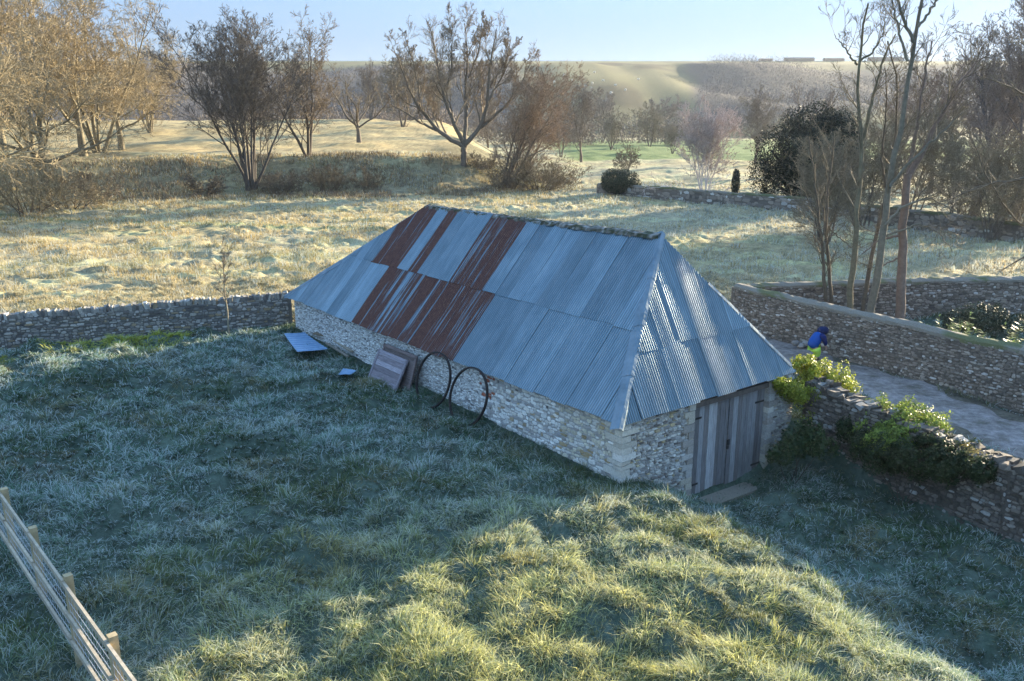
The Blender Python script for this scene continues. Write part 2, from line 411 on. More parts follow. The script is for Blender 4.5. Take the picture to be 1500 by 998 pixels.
def garden_wall(name, pts, thick, sz, pal, label, seed, cope='stone', top_noise=.05, cat='stone wall', drop=.22, ztop=None, zbase=None, both=False, capmat=None):
    rng = random.Random(seed)
    e = empty(name, (pts[0][0], pts[0][1], tz1(pts[0][0], pts[0][1])), label, cat)
    core = MB(); st = MB(); cp = MB()
    for (x0, y0, t0), (x1, y1, t1) in zip(pts[:-1], pts[1:]):
        L = math.hypot(x1-x0, y1-y0); du = np.array([(x1-x0)/L, (y1-y0)/L, 0]); dn = np.array([du[1], -du[0], 0])
        if dn[1] > 0 or (abs(dn[1]) < .1 and dn[0] > 0): dn = -dn          # dn faces the camera side
        ns = max(2, int(L/1.0)); us = np.linspace(0, L, ns+1)
        gz = [float(base_z(x0+du[0]*u, y0+du[1]*u)) for u in us]
        vb = lambda u, gz=gz, us=us: float(np.interp(u, us, gz))-drop
        vt = lambda u, t0=t0, t1=t1, L=L, sd=seed: t0+(t1-t0)*u/L+top_noise*(float(vn(np.array([u*.9+sd]), np.array([0.])))-.5)*2
        for qi_, (u0, u1) in enumerate(zip(us[:-1], us[1:])):
            u0 = u0-(.12 if qi_ == 0 else 0); u1 = u1+(.12 if qi_ == len(us)-2 else 0)
            a = np.array([x0, y0, 0])+du*u0; b_ = np.array([x0, y0, 0])+du*u1
            h = thick/2-.015
            Vc = []
            for p_, u in ((a, u0), (b_, u1)):
                for sgn in (-1, 1):
                    for zz in (vb(u)-.3, vt(u)-.01): Vc.append(p_+dn*h*sgn+np.array([0, 0, zz]))
            core.add(Vc, [[0, 1, 5, 4], [2, 6, 7, 3], [1, 3, 7, 5], [0, 4, 6, 2], [0, 2, 3, 1], [4, 5, 7, 6]], c=np.array(pal[0][1])*.75)
        P = lambda r, u, v: pick(r, *pal)
        stones_on(st, rng, np.array([x0, y0, 0])+dn*(thick/2-.015), du, np.array([0, 0, 1.]), dn, L, vb, vt, sz, .045, P)
        if both: stones_on(st, rng, np.array([x0, y0, 0])-dn*(thick/2-.015), du, np.array([0, 0, 1.]), -dn, L, vb, vt, sz*1.6, .045, P)
        if cope == 'stone':                                   # upright cope stones, jumbled
            u = 0
            while u < L:
                wd = rng.uniform(.07, .16); hh = rng.uniform(.13, .26); tl = rng.uniform(-.35, .35)
                c0 = np.array([x0, y0, 0])+du*(u+wd/2)+np.array([0, 0, vt(u)+hh*.42])
                ax = du*wd/2*.9+np.array([0, 0, wd*tl*.5]); az = np.array([0, 0, hh/2])-du*tl*hh/2
                s0 = cp.n; cp.box(c0+dn*rng.uniform(-.03, .03), ax, dn*(thick/2*rng.uniform(.75, 1.05)), az, col=np.clip(pick(rng, *pal), 0, .8))
                cp.V[-1] = cp.V[-1]+np.array([[rng.uniform(-.02, .02) for _ in range(3)] for _ in range(8)])
                u += wd*.95
        elif cope == 'low':                                   # tumbled top course
            u = 0
            while u < L:
                wd = rng.uniform(.10, .26); hh = rng.uniform(.06, .15)
                for kx in (-.3, .3):
                    c0 = np.array([x0, y0, 0])+du*(u+wd/2)+dn*thick*(kx+rng.uniform(-.12, .12))+np.array([0, 0, vt(u)+hh*rng.uniform(-.1, .5)]); tl = rng.uniform(-.4, .4)
                    cp.box(c0, du*wd/2*rng.uniform(.7, 1)+np.array([0, 0, wd*tl*.3]), dn*thick*.26+du*rng.uniform(-.05, .05), np.array([0, 0, hh/2])-du*tl*hh/2, col=np.clip(pick(rng, *pal), 0, .8)*(.7 if rng.random() < .6 else 1.1))
                    cp.V[-1] = cp.V[-1]+np.array([[rng.uniform(-.035, .035) for _ in range(3)] for _ in range(8)])
                u += wd*.9
        elif cope == 'moss':                                  # rounded mortar cope with moss
            nn = max(2, int(L/.25)); us2 = np.linspace(0, L, nn+1); prof = [(-1.12, -.05), (-1.05, .05), (-.5, .13), (0, .16), (.5, .13), (1.05, .05), (1.12, -.05)]
            Vc = []
            for u in us2:
                for a_, h_ in prof:
                    jz = rng.uniform(-.02, .02)
                    Vc.append(np.array([x0, y0, 0])+du*u+dn*a_*thick/2*(1+rng.uniform(-.04, .04))+np.array([0, 0, vt(u)+h_+jz]))
            k = len(prof); ii = (np.arange(nn)[:, None]*k+np.arange(k-1)[None, :]).ravel()
            cc = np.array([[.20, .18, .145] if fbm(np.array([q*.021]), np.array([seed*1.]), 5)[0]+rng.uniform(-.12, .12) > .47 else [.12, .125, .06] for q in range(len(Vc))])
            cp.add(Vc, np.stack([ii, ii+1, ii+1+k, ii+k], -1), c=cc)
    core.build('mortar_core', M['mortar'], e); st.build('stonework', M['stone'], e, smooth=False)
    if cp.V: cp.build('coping', M['stone'], e)
    return e

# ------------------------------------------------------------------ the barn
barn = empty('stone_barn', (NEAR[0], NEAR[1], -.2), 'long low stone barn with blue-grey and rusty corrugated iron hipped roof', 'barn')
Z3 = np.array([0, 0, 1.0])
rng = random.Random(5)
IN = .14
# walls: body core (prism up to the eaves)
INB = .06
c0 = NEAR+UA*IN+UB*.22; c1 = NEAR+UA*(LB-.3)+UB*.22; c2 = NEAR+UA*(LB-.3)+UB*(WB+.15); c3 = NEAR+UA*IN+UB*(WB+.15)
core = MB(); ztop = 1.47; zb = -2.0
DS0, DS1 = 2.72, 5.78                       # door opening measured along the hip-end wall
def wallseg(a, b_, off, th=.4, z0=zb, z1=ztop):
    a = np.array(a)*[1, 1, 0]; b_ = np.array(b_)*[1, 1, 0]; m_ = (a+b_)/2+off*th/2; d = (b_-a)/2
    core.box(m_+Z3*(z0+z1)/2, d, off*th/2, Z3*(z1-z0)/2, col=(.36, .35, .32))
wallseg(c0+UA*.402, c1, UB)
wallseg(c2, c3+UA*.402, -UB)
wallseg(c1-UA*0+UB*.402, c2-UB*.402, -UA)
wallseg(c0, NEAR+UA*IN+UB*DS0, UA)
wallseg(NEAR+UA*IN+UB*DS1, c3, UA)
core.build('wall_core', M['mortar'], barn)
gl = lambda u: float(base_z(*(NEAR+UA*u)[:2]))-.35
def pal_long(r, u, v):
    br = vn(np.array([u*.6]), np.array([v*1.2+4]), 8)[0]
    if 4.9 < u < 5.7 and v > .75 and r.random() < .35: return np.array([.30, .10, .06])*r.uniform(.8, 1.2)   # brick patch
    if u < 2.2: return pick(r, [(.52, .48, .37), (.60, .58, .52), (.36, .28, .16), (.33, .31, .28)], [4, 4, .8, 1.4])
    if u < 5.2: return pick(r, [(.70, .69, .64), (.62, .59, .52), (.36, .29, .19), (.17, .16, .15), (.38, .37, .35)], [5, 2.5, .5, .3, 2])
    return pick(r, [(.70, .70, .67), (.60, .60, .57), (.31, .31, .30), (.16, .16, .16), (.42, .40, .34)], [5, 3, 1.6, .5, 1])
lw = MB()
u_small = lambda u: 0
stones_on(lw, rng, (NEAR+UA*.1+UB*.22)*[1, 1, 0], UA, Z3, -UB, 5.6, gl, lambda u: ztop, .105, .022, pal_long, .010)
o2 = (NEAR+UA*5.7+UB*.22)*[1, 1, 0]
gl2 = lambda u: gl(u+5.7)
stones_on(lw, rng, o2, UA, Z3, -UB, LB-.3-5.7, gl2, lambda u: ztop, .062, .020, lambda r, u, v: pal_long(r, u+5.7, v), .010)
# mortar slurry: a thin wash standing between the stones
lw.build('long_wall', M['limewash'], barn)
ew = MB()
def pal_end(r, u, v):
    return pick(r, [(.52, .50, .44), (.42, .41, .38), (.32, .30, .27), (.18, .16, .14), (.44, .36, .22)], [4, 3.5, 2, 1, .9])
gb = lambda u: float(base_z(*(NEAR+UB*u-UA*.1)[:2]))-.35
oe = (NEAR+UA*IN)*[1, 1, 0]
stones_on(ew, rng, oe+UB*.5, UB, Z3, -UA, DS0-.5, lambda u: gb(u+.5), lambda u: ztop, .085, .045, pal_end, .016)
stones_on(ew, rng, oe+UB*DS1, UB, Z3, -UA, WB+.15-DS1, lambda u: gb(u+DS1), lambda u: ztop, .085, .045, pal_end, .016)
ew.build('end_wall', M['stone'], barn)
# quoins at the near corner: big blocks alternately long on each face
qn = MB(); z = gb(0)-.1; kq = 0
while z < ztop-.05:
    h = rng.uniform(.10, .19); la, lb = (.52, .30) if kq % 2 else (.28, .55)
    la *= rng.uniform(.85, 1.15); lb *= rng.uniform(.85, 1.15); h = min(h, ztop-z)
    cc = NEAR*[1, 1, 0]+UA*(IN-.05)+UB*(.22-.04)+UA*la/2+UB*lb/2+Z3*(z+h/2)
    qn.box(cc, UA*la/2, UB*lb/2, Z3*(h/2-.006), col=np.array(rng.choice([(.54, .51, .43), (.60, .58, .52), (.46, .43, .36), (.50, .47, .40)]))*rng.uniform(.85, 1.1))
    qn.V[-1] = qn.V[-1]+np.array([[rng.uniform(-.012, .012) for _ in range(3)] for _ in range(8)])
    z += h; kq += 1
qn.build('quoins', M['stone'], barn)
for sg, s0 in ((-1, DS0), (1, DS1)):          # door jamb blocks
    z = -1.5; kq = 0; qn = MB()
    while z < ztop-.03:
        h = min(rng.uniform(.12, .22), ztop-z); lb = (.38 if kq % 2 else .22)*rng.uniform(.9, 1.1)
        cc = NEAR*[1, 1, 0]+UA*(IN+.14)+UB*(s0+sg*lb/2+0*sg)+Z3*(z+h/2)
        qn.box(cc, UA*.21, UB*lb/2, Z3*(h/2-.006), col=np.array(rng.choice([(.42, .40, .36), (.50, .47, .40), (.33, .30, .26), (.44, .40, .32)]))*rng.uniform(.85, 1.1))
        qn.V[-1] = qn.V[-1]+np.array([[rng.uniform(-.01, .01) for _ in range(3)] for _ in range(8)])
        z += h; kq += 1
    qn.build('door_jamb', M['stone'], barn)
# lintel beam and eaves plate
lt = MB(); lt.bar(NEAR*[1, 1, 0]+UA*(IN+.12)+UB*(DS0-.2)+Z3*1.36, NEAR*[1, 1, 0]+UA*(IN+.12)+UB*(DS1+.3)+Z3*1.30, .3, .14, col=(.12, .10, .085))
lt.build('lintel', M['rail'], barn)
# --- door: two leaves of vertical boards
def boards(mb, o, du, dv, dn, wd, ht, nb, rng, cols, th=.03, gap=.008, uvs=None):
    ws = np.array([rng.uniform(.7, 1.3) for _ in range(nb)]); ws = ws/ws.sum()*wd; u = 0
    for k_, w_ in enumerate(ws):
        hb_ = rng.uniform(-.03, .02); ht_ = rng.uniform(-.01, .01); off = rng.uniform(-.006, .008)
        cc = o+du*(u+w_/2)+dv*((ht+ht_+hb_)/2)+dn*off
        mb.box(cc, du*(w_/2-gap/2), dn*th/2, dv*((ht+ht_-hb_)/2), col=np.array(rng.choice(cols))*rng.uniform(.75, 1.25))
        if uvs is not None:
            r0 = rng.uniform(0, 9)
            for vv in mb.V[-1]: uvs.append((float(np.dot(vv-o, du))+r0, float(np.dot(vv-o, dv))+r0))
        u += w_
doorcols = [(.21, .20, .195), (.27, .265, .26), (.17, .16, .155), (.33, .33, .325), (.20, .185, .175), (.14, .13, .125)]
zb0 = -1.13; dh = 1.30-zb0
for s0, wdt in ((DS0+.02, 1.50), (DS0+1.55, 1.49)):
    d = MB(); uvs = []
    o_ = NEAR*[1, 1, 0]+UA*(IN+.10)+UB*s0+Z3*(zb0-(s0-DS0)*.06)
    boards(d, o_, UB, Z3, -UA, wdt, dh+(s0-DS0)*.04, 9, rng, doorcols, uvs=uvs)
    dl = d.build('door_leaf', M['wood'], barn, uv=np.array(uvs))
    hx = .02 if s0 < DS0+1 else wdt-.40
    for zz in (.28, dh-.35):
        hi = MB()
        hi.bar(o_+UB*hx+Z3*zz-UA*.03, o_+UB*(hx+.38)+Z3*(zz-.01)-UA*.03, .012, .05, up=(0, 0, 1), col=(.03, .027, .025))
        hi.build('hinge', M['iron'], dl)
    if s0 > DS0+1:
        hp = MB(); hp.box(o_+UB*.02+Z3*(dh*.5)-UA*.035, UB*.05, UA*.012, Z3*.08, col=(.03, .03, .03)); hp.box(o_+UB*.0+Z3*(dh*.5-.13)-UA*.045, UB*.035, UA*.02, Z3*.045, col=(.05, .045, .04))
        hp.build('latch', M['iron'], dl)
sill = MB(); sill.box(NEAR*[1, 1, 0]+UA*(-.16)+UB*4.4+Z3*(-1.36), UB*1.75, UA*.26, Z3*.16-UB*0, col=(.22, .20, .16))
sill.V[-1] = sill.V[-1]+np.array([[0, 0, -.12*(np.dot(v_-NEAR, UB)-2.7)/3] for v_ in sill.V[-1]])
sill.build('door_sill', M['stone'], barn)

# --- corrugated roof
rm, n, b, out = newmat('corrugated_iron')
uvn = N(n, 'ShaderNodeTexCoord').outputs['UV']
at_ = N(n, 'ShaderNodeAttribute', attribute_name='Col'); sepc = N(n, 'ShaderNodeSeparateColor'); n.links.new(at_.outputs['Color'], sepc.inputs[0])
mp = N(n, 'ShaderNodeMapping'); mp.inputs['Scale'].default_value = (7.5, .13, 1); n.links.new(uvn, mp.inputs[0])
st_ = noise(n, mp.outputs[0], 1.6, 5, .65)
mp2 = N(n, 'ShaderNodeMapping'); mp2.inputs['Scale'].default_value = (1.1, .5, 1); n.links.new(uvn, mp2.inputs[0])
bl_ = noise(n, mp2.outputs[0], 1.5, 5, .7)
sub = N(n, 'ShaderNodeMath', operation='ADD'); n.links.new(st_, sub.inputs[0]); n.links.new(sepc.outputs[0], sub.inputs[1])   # R = rust bias
sub2 = N(n, 'ShaderNodeMath', operation='MULTIPLY_ADD'); n.links.new(bl_, sub2.inputs[0]); sub2.inputs[1].default_value = .25; n.links.new(sub.outputs[0], sub2.inputs[2])
rust = ramp(n, sub2.outputs[0], [(.98, (0,)*3), (1.0, (1,)*3)])
rr_ = rust.node; rr_.color_ramp.elements[0].position = .90; rr_.color_ramp.elements[1].position = 1.0
rustc = ramp(n, noise(n, mp2.outputs[0], 14, 4, .7), [(.3, (.085, .042, .034)), (.6, (.145, .066, .048)), (.8, (.23, .12, .08))])
zinc0 = ramp(n, bl_, [(.2, (.115, .17, .20)), (.5, (.165, .23, .265)), (.8, (.24, .305, .335))])
tint = N(n, 'ShaderNodeMath', operation='MULTIPLY_ADD'); n.links.new(sepc.outputs[1], tint.inputs[0]); tint.inputs[1].default_value = 1.0; tint.inputs[2].default_value = .5
cmb = N(n, 'ShaderNodeCombineColor'); [n.links.new(tint.outputs[0], cmb.inputs[q]) for q in range(3)]
zinc = mix(n, 1.0, zinc0, cmb.outputs[0], 'MULTIPLY')
mp3 = N(n, 'ShaderNodeMapping'); mp3.inputs['Scale'].default_value = (26, .5, 1); n.links.new(uvn, mp3.inputs[0])
fs = noise(n, mp3.outputs[0], 1, 3, .6)
zinc = mix(n, 1.0, zinc, ramp(n, fs, [(.3, (.85,)*3), (.7, (1.15,)*3)]), 'MULTIPLY')
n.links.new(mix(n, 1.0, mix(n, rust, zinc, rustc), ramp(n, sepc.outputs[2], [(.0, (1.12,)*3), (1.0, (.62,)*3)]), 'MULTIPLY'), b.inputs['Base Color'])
inv = N(n, 'ShaderNodeMath', operation='MULTIPLY_ADD'); n.links.new(rust, inv.inputs[0]); inv.inputs[1].default_value = -.55; inv.inputs[2].default_value = .55
n.links.new(inv.outputs[0], b.inputs['Metallic'])
rg = N(n, 'ShaderNodeMath', operation='MULTIPLY_ADD'); n.links.new(rust, rg.inputs[0]); rg.inputs[1].default_value = .4; rg.inputs[2].default_value = .40
n.links.new(rg.outputs[0], b.inputs['Roughness'])
M['tin'] = rm
fm_, n, b, out = newmat('lead_flashing'); p = objvec(n)
n.links.new(ramp(n, noise(n, p, 3, 4, .7), [(.3, (.11, .165, .20)), (.5, (.16, .22, .26)), (.7, (.21, .27, .31))]), b.inputs['Base Color']); b.inputs['Metallic'].default_value = .4; b.inputs['Roughness'].default_value = .5
bump(n, b, noise(n, p, 2.5, 3, .6), .5, .03)
M['flash'] = fm_
bt_, n, b, out = newmat('sky_tinted_tin'); p = objvec(n)
n.links.new(ramp(n, noise(n, p, 5, 4, .7), [(.3, (.10, .20, .34)), (.7, (.20, .33, .47))]), b.inputs['Base Color']); b.inputs['Roughness'].default_value = .4  # sky reflection put into the tin's base colour as blue
M['skytin'] = bt_

PITCHC = .076; AMP = .015
def corr(name, origin, du, upv, nrm, Lu, vmax, split, rustf, seed, parent, sheet=.61, over=.0, vmaxf=None, amp=None, tl=.008):
    AMP_ = amp or AMP
    rng = random.Random(seed); mb_V = []; mb_Q = []; mb_C = []; mb_uv = []; n0 = 0
    ncol = 8*8
    for (row, (ra, rb)) in enumerate(split):
        s = 0.0; ks = 0
        while s < Lu-.02:
            e_ = min(s+sheet+.03, Lu); nn = max(4, int((e_-s)/(PITCHC/8)))
            u = np.linspace(s, e_, nn+1)
            lim = np.interp(u, vmaxf[0], vmaxf[1])
            lift = .010*(ks % 2)+rng.uniform(0, .008)+(.016 if row else 0)+(u-s)*rng.uniform(-tl, tl)
            tilt = rng.uniform(-.008, .008); vj = rng.uniform(-.03, .02)
            v0 = np.minimum(ra+(vj if row == 0 else rng.uniform(-.03, .03)), lim-.001); v1 = np.minimum(rb+(.08 if row < len(split)-1 else 9), lim)
            v0 = np.where(ra > lim, lim-.001, v0)
            nv = 5; tt = np.linspace(0, 1, nv)
            hgt = AMP_*np.cos(u*2*pi/PITCHC)
            for_v = []
            for t in tt:
                vv = v0+(v1-v0)*t
                sag = .02*np.sin(u*.9+seed)*np.sin(vv*1.1)
                Pp = origin+du*u[:, None]+upv*vv[:, None]+nrm*(hgt+lift+tilt*(t-.5)+sag)[:, None]
                for_v.append((Pp, vv))
            Pp = np.concatenate([a_ for a_, _ in for_v]); vv = np.concatenate([b_ for _, b_ in for_v]); uu = np.tile(u, nv)
            m_ = nn+1; ii = (np.arange(nv-1)[:, None]*m_+np.arange(nn)[None, :]).ravel()
            mb_Q.append(np.stack([ii, ii+1, ii+1+m_, ii+m_], -1)+n0); n0 += len(Pp)
            r_ = rustf((s+e_)/2, row, rng); g_ = rng.uniform(.38, .62)
            if rng.random() < .16: g_ += .17
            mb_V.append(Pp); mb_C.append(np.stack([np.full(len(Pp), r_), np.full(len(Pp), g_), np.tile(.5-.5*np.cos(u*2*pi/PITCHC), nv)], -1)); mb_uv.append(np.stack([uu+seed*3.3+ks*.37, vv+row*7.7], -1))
            s += sheet; ks += 1
    return mk(name, np.concatenate(mb_V), np.concatenate(mb_Q), None, M['tin'], parent, np.concatenate(mb_C), True, uv=np.concatenate(mb_uv))
# front slope plane
m_r1 = R1-NEAR; up = m_r1-UA*np.dot(m_r1, UA); Hs = np.linalg.norm(up); upf = up/Hs
nf = np.cross(upf, UA); nf = nf if nf[2] > 0 else -nf
s1 = float(np.dot(m_r1, UA)); s2 = float(np.dot(R2-NEAR, UA)); v2 = float(np.dot(R2-NEAR, upf))
ovh = 0.0
def rust_front(s, row, rng):
    if row == 0:
        return rng.choice([.33, .37, .40, .44, .55]) if 6.6 < s < 12.8 else rng.uniform(-.3, -.1)
    for a_, b_ in ((12.1, 14.1), (10.7, 11.3), (7.3, 8.95)):
        if a_ < s < b_: return rng.uniform(.35, .46)
    return rng.uniform(-.3, .0) if s > 5 else -.3
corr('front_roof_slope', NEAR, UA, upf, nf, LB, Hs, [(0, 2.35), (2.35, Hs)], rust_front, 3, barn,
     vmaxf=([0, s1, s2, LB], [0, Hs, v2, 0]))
# hip end
RIGHT = NEAR+UB*WB; mr = R1-NEAR; uph = mr-UB*np.dot(mr, UB); Hh = np.linalg.norm(uph); uph = uph/Hh
nh = np.cross(UB, uph); nh = nh if nh[2] > 0 else -nh
t1 = float(np.dot(mr, UB))
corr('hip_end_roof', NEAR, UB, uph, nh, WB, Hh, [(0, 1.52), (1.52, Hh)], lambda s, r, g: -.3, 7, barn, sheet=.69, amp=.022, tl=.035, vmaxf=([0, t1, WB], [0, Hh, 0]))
# back slope
B0 = NEAR+UB*WB+UA*LB; mb_ = R2-B0; upb = mb_-UA*np.dot(mb_, UA); Hb = np.linalg.norm(upb); upb /= Hb; nb_ = np.cross(UA, upb); nb_ = nb_ if nb_[2] > 0 else -nb_
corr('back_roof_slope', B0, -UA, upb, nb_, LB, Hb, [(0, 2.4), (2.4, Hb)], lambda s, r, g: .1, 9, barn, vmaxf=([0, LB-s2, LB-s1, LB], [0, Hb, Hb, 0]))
F0 = NEAR+UA*LB; mf = R2-F0; upx = mf-UB*np.dot(mf, UB); Hx = np.linalg.norm(upx); upx /= Hx; nxn = np.cross(UB, upx); nxn = nxn if nxn[2] > 0 else -nxn
corr('far_hip_roof', F0, UB, upx, nxn, WB, Hx, [(0, Hx)], lambda s, r, g: .0, 12, barn, vmaxf=([0, WB/2, WB], [0, Hx, 0]))
# hip flashings: bent strips with laps
def flashing(p, q, d1, d2, w1, w2, nrm1, nrm2, nseg, seed, name='hip_flashing', lift=.035):
    rng = random.Random(seed); mb = MB()
    for k_ in range(nseg):
        a_ = p+(q-p)*(k_/nseg-.0); b_ = p+(q-p)*((k_+1)/nseg+.015); l0 = lift+.008*k_/nseg; Vs = []
        ax = (q-p)/np.linalg.norm(q-p); ww1 = w1*rng.uniform(.95, 1.05); ww2 = w2*rng.uniform(.9, 1.1)
        for t in np.linspace(0, 1, 5):
            c_ = a_+(b_-a_)*t; lf = l0+(.012*(1-t))
            j = rng.uniform(-.008, .008)
            up_ = (nrm1+nrm2)/np.linalg.norm(nrm1+nrm2)
            Vs += [c_+d1*ww1+nrm1*(lf-.006+j), c_+d1*ww1*.5+nrm1*(lf+.01+j*.5), c_+d1*.06+nrm1*(lf+.015)+up_*.012, c_+up_*(lf+.035), c_+d2*.06+nrm2*(lf+.015)+up_*.012, c_+d2*ww2*.5+nrm2*(lf+.012-j*.5), c_+d2*ww2+nrm2*(lf-.004-j)]
        ii = (np.arange(4)[:, None]*7+np.arange(6)[None, :]).ravel()
        mb.add(Vs, np.stack([ii, ii+1, ii+8, ii+7], -1))
    o = mb.build(name, M['flash'], barn, smooth=False); return o
hipdir = (R1-NEAR)/np.linalg.norm(R1-NEAR)
dF = np.cross(hipdir, nf); dF = dF if np.dot(dF, UA) > 0 else -dF
dH = np.cross(hipdir, nh); dH = dH if np.dot(dH, UB) > 0 else -dH
flashing(NEAR-hipdir*.10, R1+hipdir*.05, dF, dH, .25, .10, nf, nh, 4, 1, lift=.02)
hd2 = (R1-RIGHT)/np.linalg.norm(R1-RIGHT); dB = np.cross(hd2, nb_); dB = dB if np.dot(dB, UA) > 0 else -dB
dH2 = np.cross(hd2, nh); dH2 = dH2 if np.dot(dH2, UB) < 0 else -dH2
flashing(RIGHT+hd2*.25, RIGHT+(R1-RIGHT)*.66, dB, dH2, .06, .07, nb_, nh, 3, 2, lift=.015)
F1_ = NEAR+UA*LB; hd3 = (R2-F1_)/np.linalg.norm(R2-F1_); dA = np.cross(hd3, nf); dA = dA if np.dot(dA, UA) < 0 else -dA
dX = np.cross(hd3, nxn); dX = dX if np.dot(dX, UB) > 0 else -dX
flashing(F1_, R2, dA, dX, .14, .14, nf, nxn, 4, 3, lift=.03)
# crumbling ridge of mortar and moss
rc = MB(); rng = random.Random(8); nn = 120; prof = 9; Vs = []; Cs = []
for k_ in range(nn+1):
    t = k_/nn; c_ = R1+(R2-R1)*t
    for j in range(prof):
        a_ = pi*j/(prof-1); r_ = .13*(1+rng.uniform(-.28, .28))
        Vs.append(c_+UB*cos(a_)*r_*1.15+Z3*(sin(a_)*r_*.62+.005-.03*sin(t*pi))+Z3*(-.06 if j in (0, prof-1) else 0))
        g = rng.random(); Cs.append((.07, .075, .045) if g < .45 else ((.18, .17, .15) if g < .85 else (.34, .33, .31)))
ii = (np.arange(nn)[:, None]*prof+np.arange(prof-1)[None, :]).ravel()
rc.add(Vs, np.stack([ii, ii+1, ii+1+prof, ii+prof], -1), c=np.array(Cs)); rc.build('ridge_capping', M['rub'], barn)
# ------------------------------------------------------------------ garden walls
garden_wall('stone_wall', [(-27, 27.0, 1.15), (-18.4, 30.0, 1.22), (-13.5, 31.9, 1.24), (-8.9, 33.2, 1.36)], .42, .11, PAL_DRY,
            'dry stone wall with jumbled upright coping running left from the barn', 31, cat='stone wall', both=False)
garden_wall('stone_wall', [(9.15, 34.0, 1.6), (15.06, 24.2, 1.6), (20.5, 15.2, 1.55), (27, 6, 1.5)], .45, .085, PAL_OLD,
            'tall flint rubble wall along the drive with mossy rounded coping', 32, cope='moss', top_noise=.03)
garden_wall('stone_wall', [(9.6, 34.25, 1.55), (16.6, 35.2, 1.6), (21.6, 35.6, 1.6), (34, 36.5, 1.6)], .45, .11, PAL_OLD,
            'dark shaded wall at the back of the garden behind the bare tree stems', 33, cope='moss', top_noise=.04)
garden_wall('stone_wall', [(8.35, 22.5, 1.2), (9.95, 19.9, .95), (11.2, 17.6, .78), (13.6, 14.4, .8), (18, 9, .9)], .5, .10, PAL_DARK,
            'low crumbling wall under the ivy beside the barn door yard', 34, cope='low', top_noise=.14, drop=1.1)
garden_wall('stone_wall', [(9.6, 95.5, 1.05), (17.3, 87.2, 1.1), (26, 76, 1.2), (34.4, 57.6, 1.25), (46, 44, 1.3)], .5, .34, PAL_OLD,
            'distant low field wall crossing behind the frosty meadow', 35, cope='moss', top_noise=.06)

# ------------------------------------------------------------------ grass
def blades(name, x, y, L, W, az, lean, col, mat, kind='stuff', z=None):
    n = len(x); z = tz(x, y)-.02 if z is None else z
    B = np.stack([x, y, z], -1)
    d = np.stack([np.cos(az), np.sin(az), np.zeros(n)], -1); s = np.stack([-np.sin(az), np.cos(az), np.zeros(n)], -1)
    up = np.array([0, 0, 1.])
    m1 = B+d*(L*np.sin(lean*.5)*.5)[:, None]+up*(L*np.cos(lean*.5)*.5)[:, None]
    tp = m1+d*(L*.5*np.sin(lean))[:, None]+up*(L*.5*np.cos(lean))[:, None]
    # blade facing rolled at random so it catches light from any side
    rs = (np.random.RandomState(4).rand(n)-.5)*1.6
    sd_ = s*np.cos(rs)[:, None]+up*np.sin(rs)[:, None]
    V = np.stack([B-sd_*(W/2)[:, None], B+sd_*(W/2)[:, None], m1+sd_*(W*.4)[:, None], m1-sd_*(W*.4)[:, None], tp], 1).reshape(-1, 3)
    k = np.arange(n)*5
    Q = np.stack([k, k+1, k+2, k+3], -1); T = np.stack([k+3, k+2, k+4], -1)
    C = np.repeat(col, 5, axis=0).reshape(n, 5, 3)
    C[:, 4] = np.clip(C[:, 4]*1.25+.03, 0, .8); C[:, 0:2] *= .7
    return mk(name, V, Q, T, mat, None, C.reshape(-1, 3), False)
R_ = np.random.RandomState(11)
def scatter(n, th0, th1, r0, r1, pw):
    th = R_.uniform(th0, th1, n); u = R_.rand(n); e = 1-pw
    r = (r0**e+u*(r1**e-r0**e))**(1/e); return r*np.sin(th), r*np.cos(th), r
GREEN = np.array([.060, .095, .040]); TEAL = np.array([.10, .185, .125]); STRAW = np.array([.52, .43, .22]); FROST = np.array([.50, .56, .55])
WL0, WL1 = (-18.4, 30.0), (-8.9, 33.2)
# each tussock is a mop of bent blades round its own centre
nt_ = 32000; per = 24
cx, cy, cr = scatter(nt_, -.62, .62, 8.5, 46, .25)
tq = fbm(cx/1.6, cy/1.3, 61, 3)
tq2 = fbm(cx/.55, cy/.5, 67, 2)
tsz = np.clip(R_.normal(1, .22, nt_)*(.15+.7*tq+.9*sm((tq2-.32)*3)), .25, 1.8)
tcol = fbm(cx/1.0, cy/.8, 81, 3)+R_.normal(0, .09, nt_)
tfro = fbm(cx/2.2, cy/1.8, 83, 3)+R_.normal(0, .08, nt_)
flow = fbm(cx/1.5, cy/1.5, 71, 2)*4*pi
ti = np.repeat(np.arange(nt_), per); n_ = len(ti)
az = R_.rand(n_)*2*pi; az = np.where(R_.rand(n_) < .45, flow[ti]+R_.normal(0, .6, n_), az)
off = np.abs(R_.normal(0, .07, n_))*tsz[ti]*(1+cr[ti]/60)
x = cx[ti]+np.cos(az)*off; y = cy[ti]+np.sin(az)*off; r = cr[ti]
keep = ~barnmask(x, y, .02)
keep &= polyd(x, y, DRIVE) > .7+1.6*fbm(x*1.1, y*1.1, 4, 3)
lf = segd(x, y, WL0, WL1)
keep &= ~((np.abs(lf) < .25) & (x < -8.7) & (x > -27))
keep &= polyd(x, y, [(9.15, 34.0), (15.06, 24.2), (20.5, 15.2)]) > .3
keep &= polyd(x, y, IVYW) > .25
keep &= R_.rand(n_) < np.where((x > np.interp(y, [9, 14.4, 17.6, 19.9, 22.6], [18, 13.6, 11.2, 9.95, 8.0])+.3) & (y < 35), .35, 1)
keep &= ~((np.abs(x-5.6) < 1.5) & (np.abs(y-20.35) < .7) & (R_.rand(n_) < .8))
x, y, r, ti, az, lf = x[keep], y[keep], r[keep], ti[keep], az[keep], lf[keep]; n_ = len(x)
db_ = -segd(x, y, (2.5, 18.3), (6.7, 9.8)); rightyard = sm((db_-.5)/2)*(y < 23)
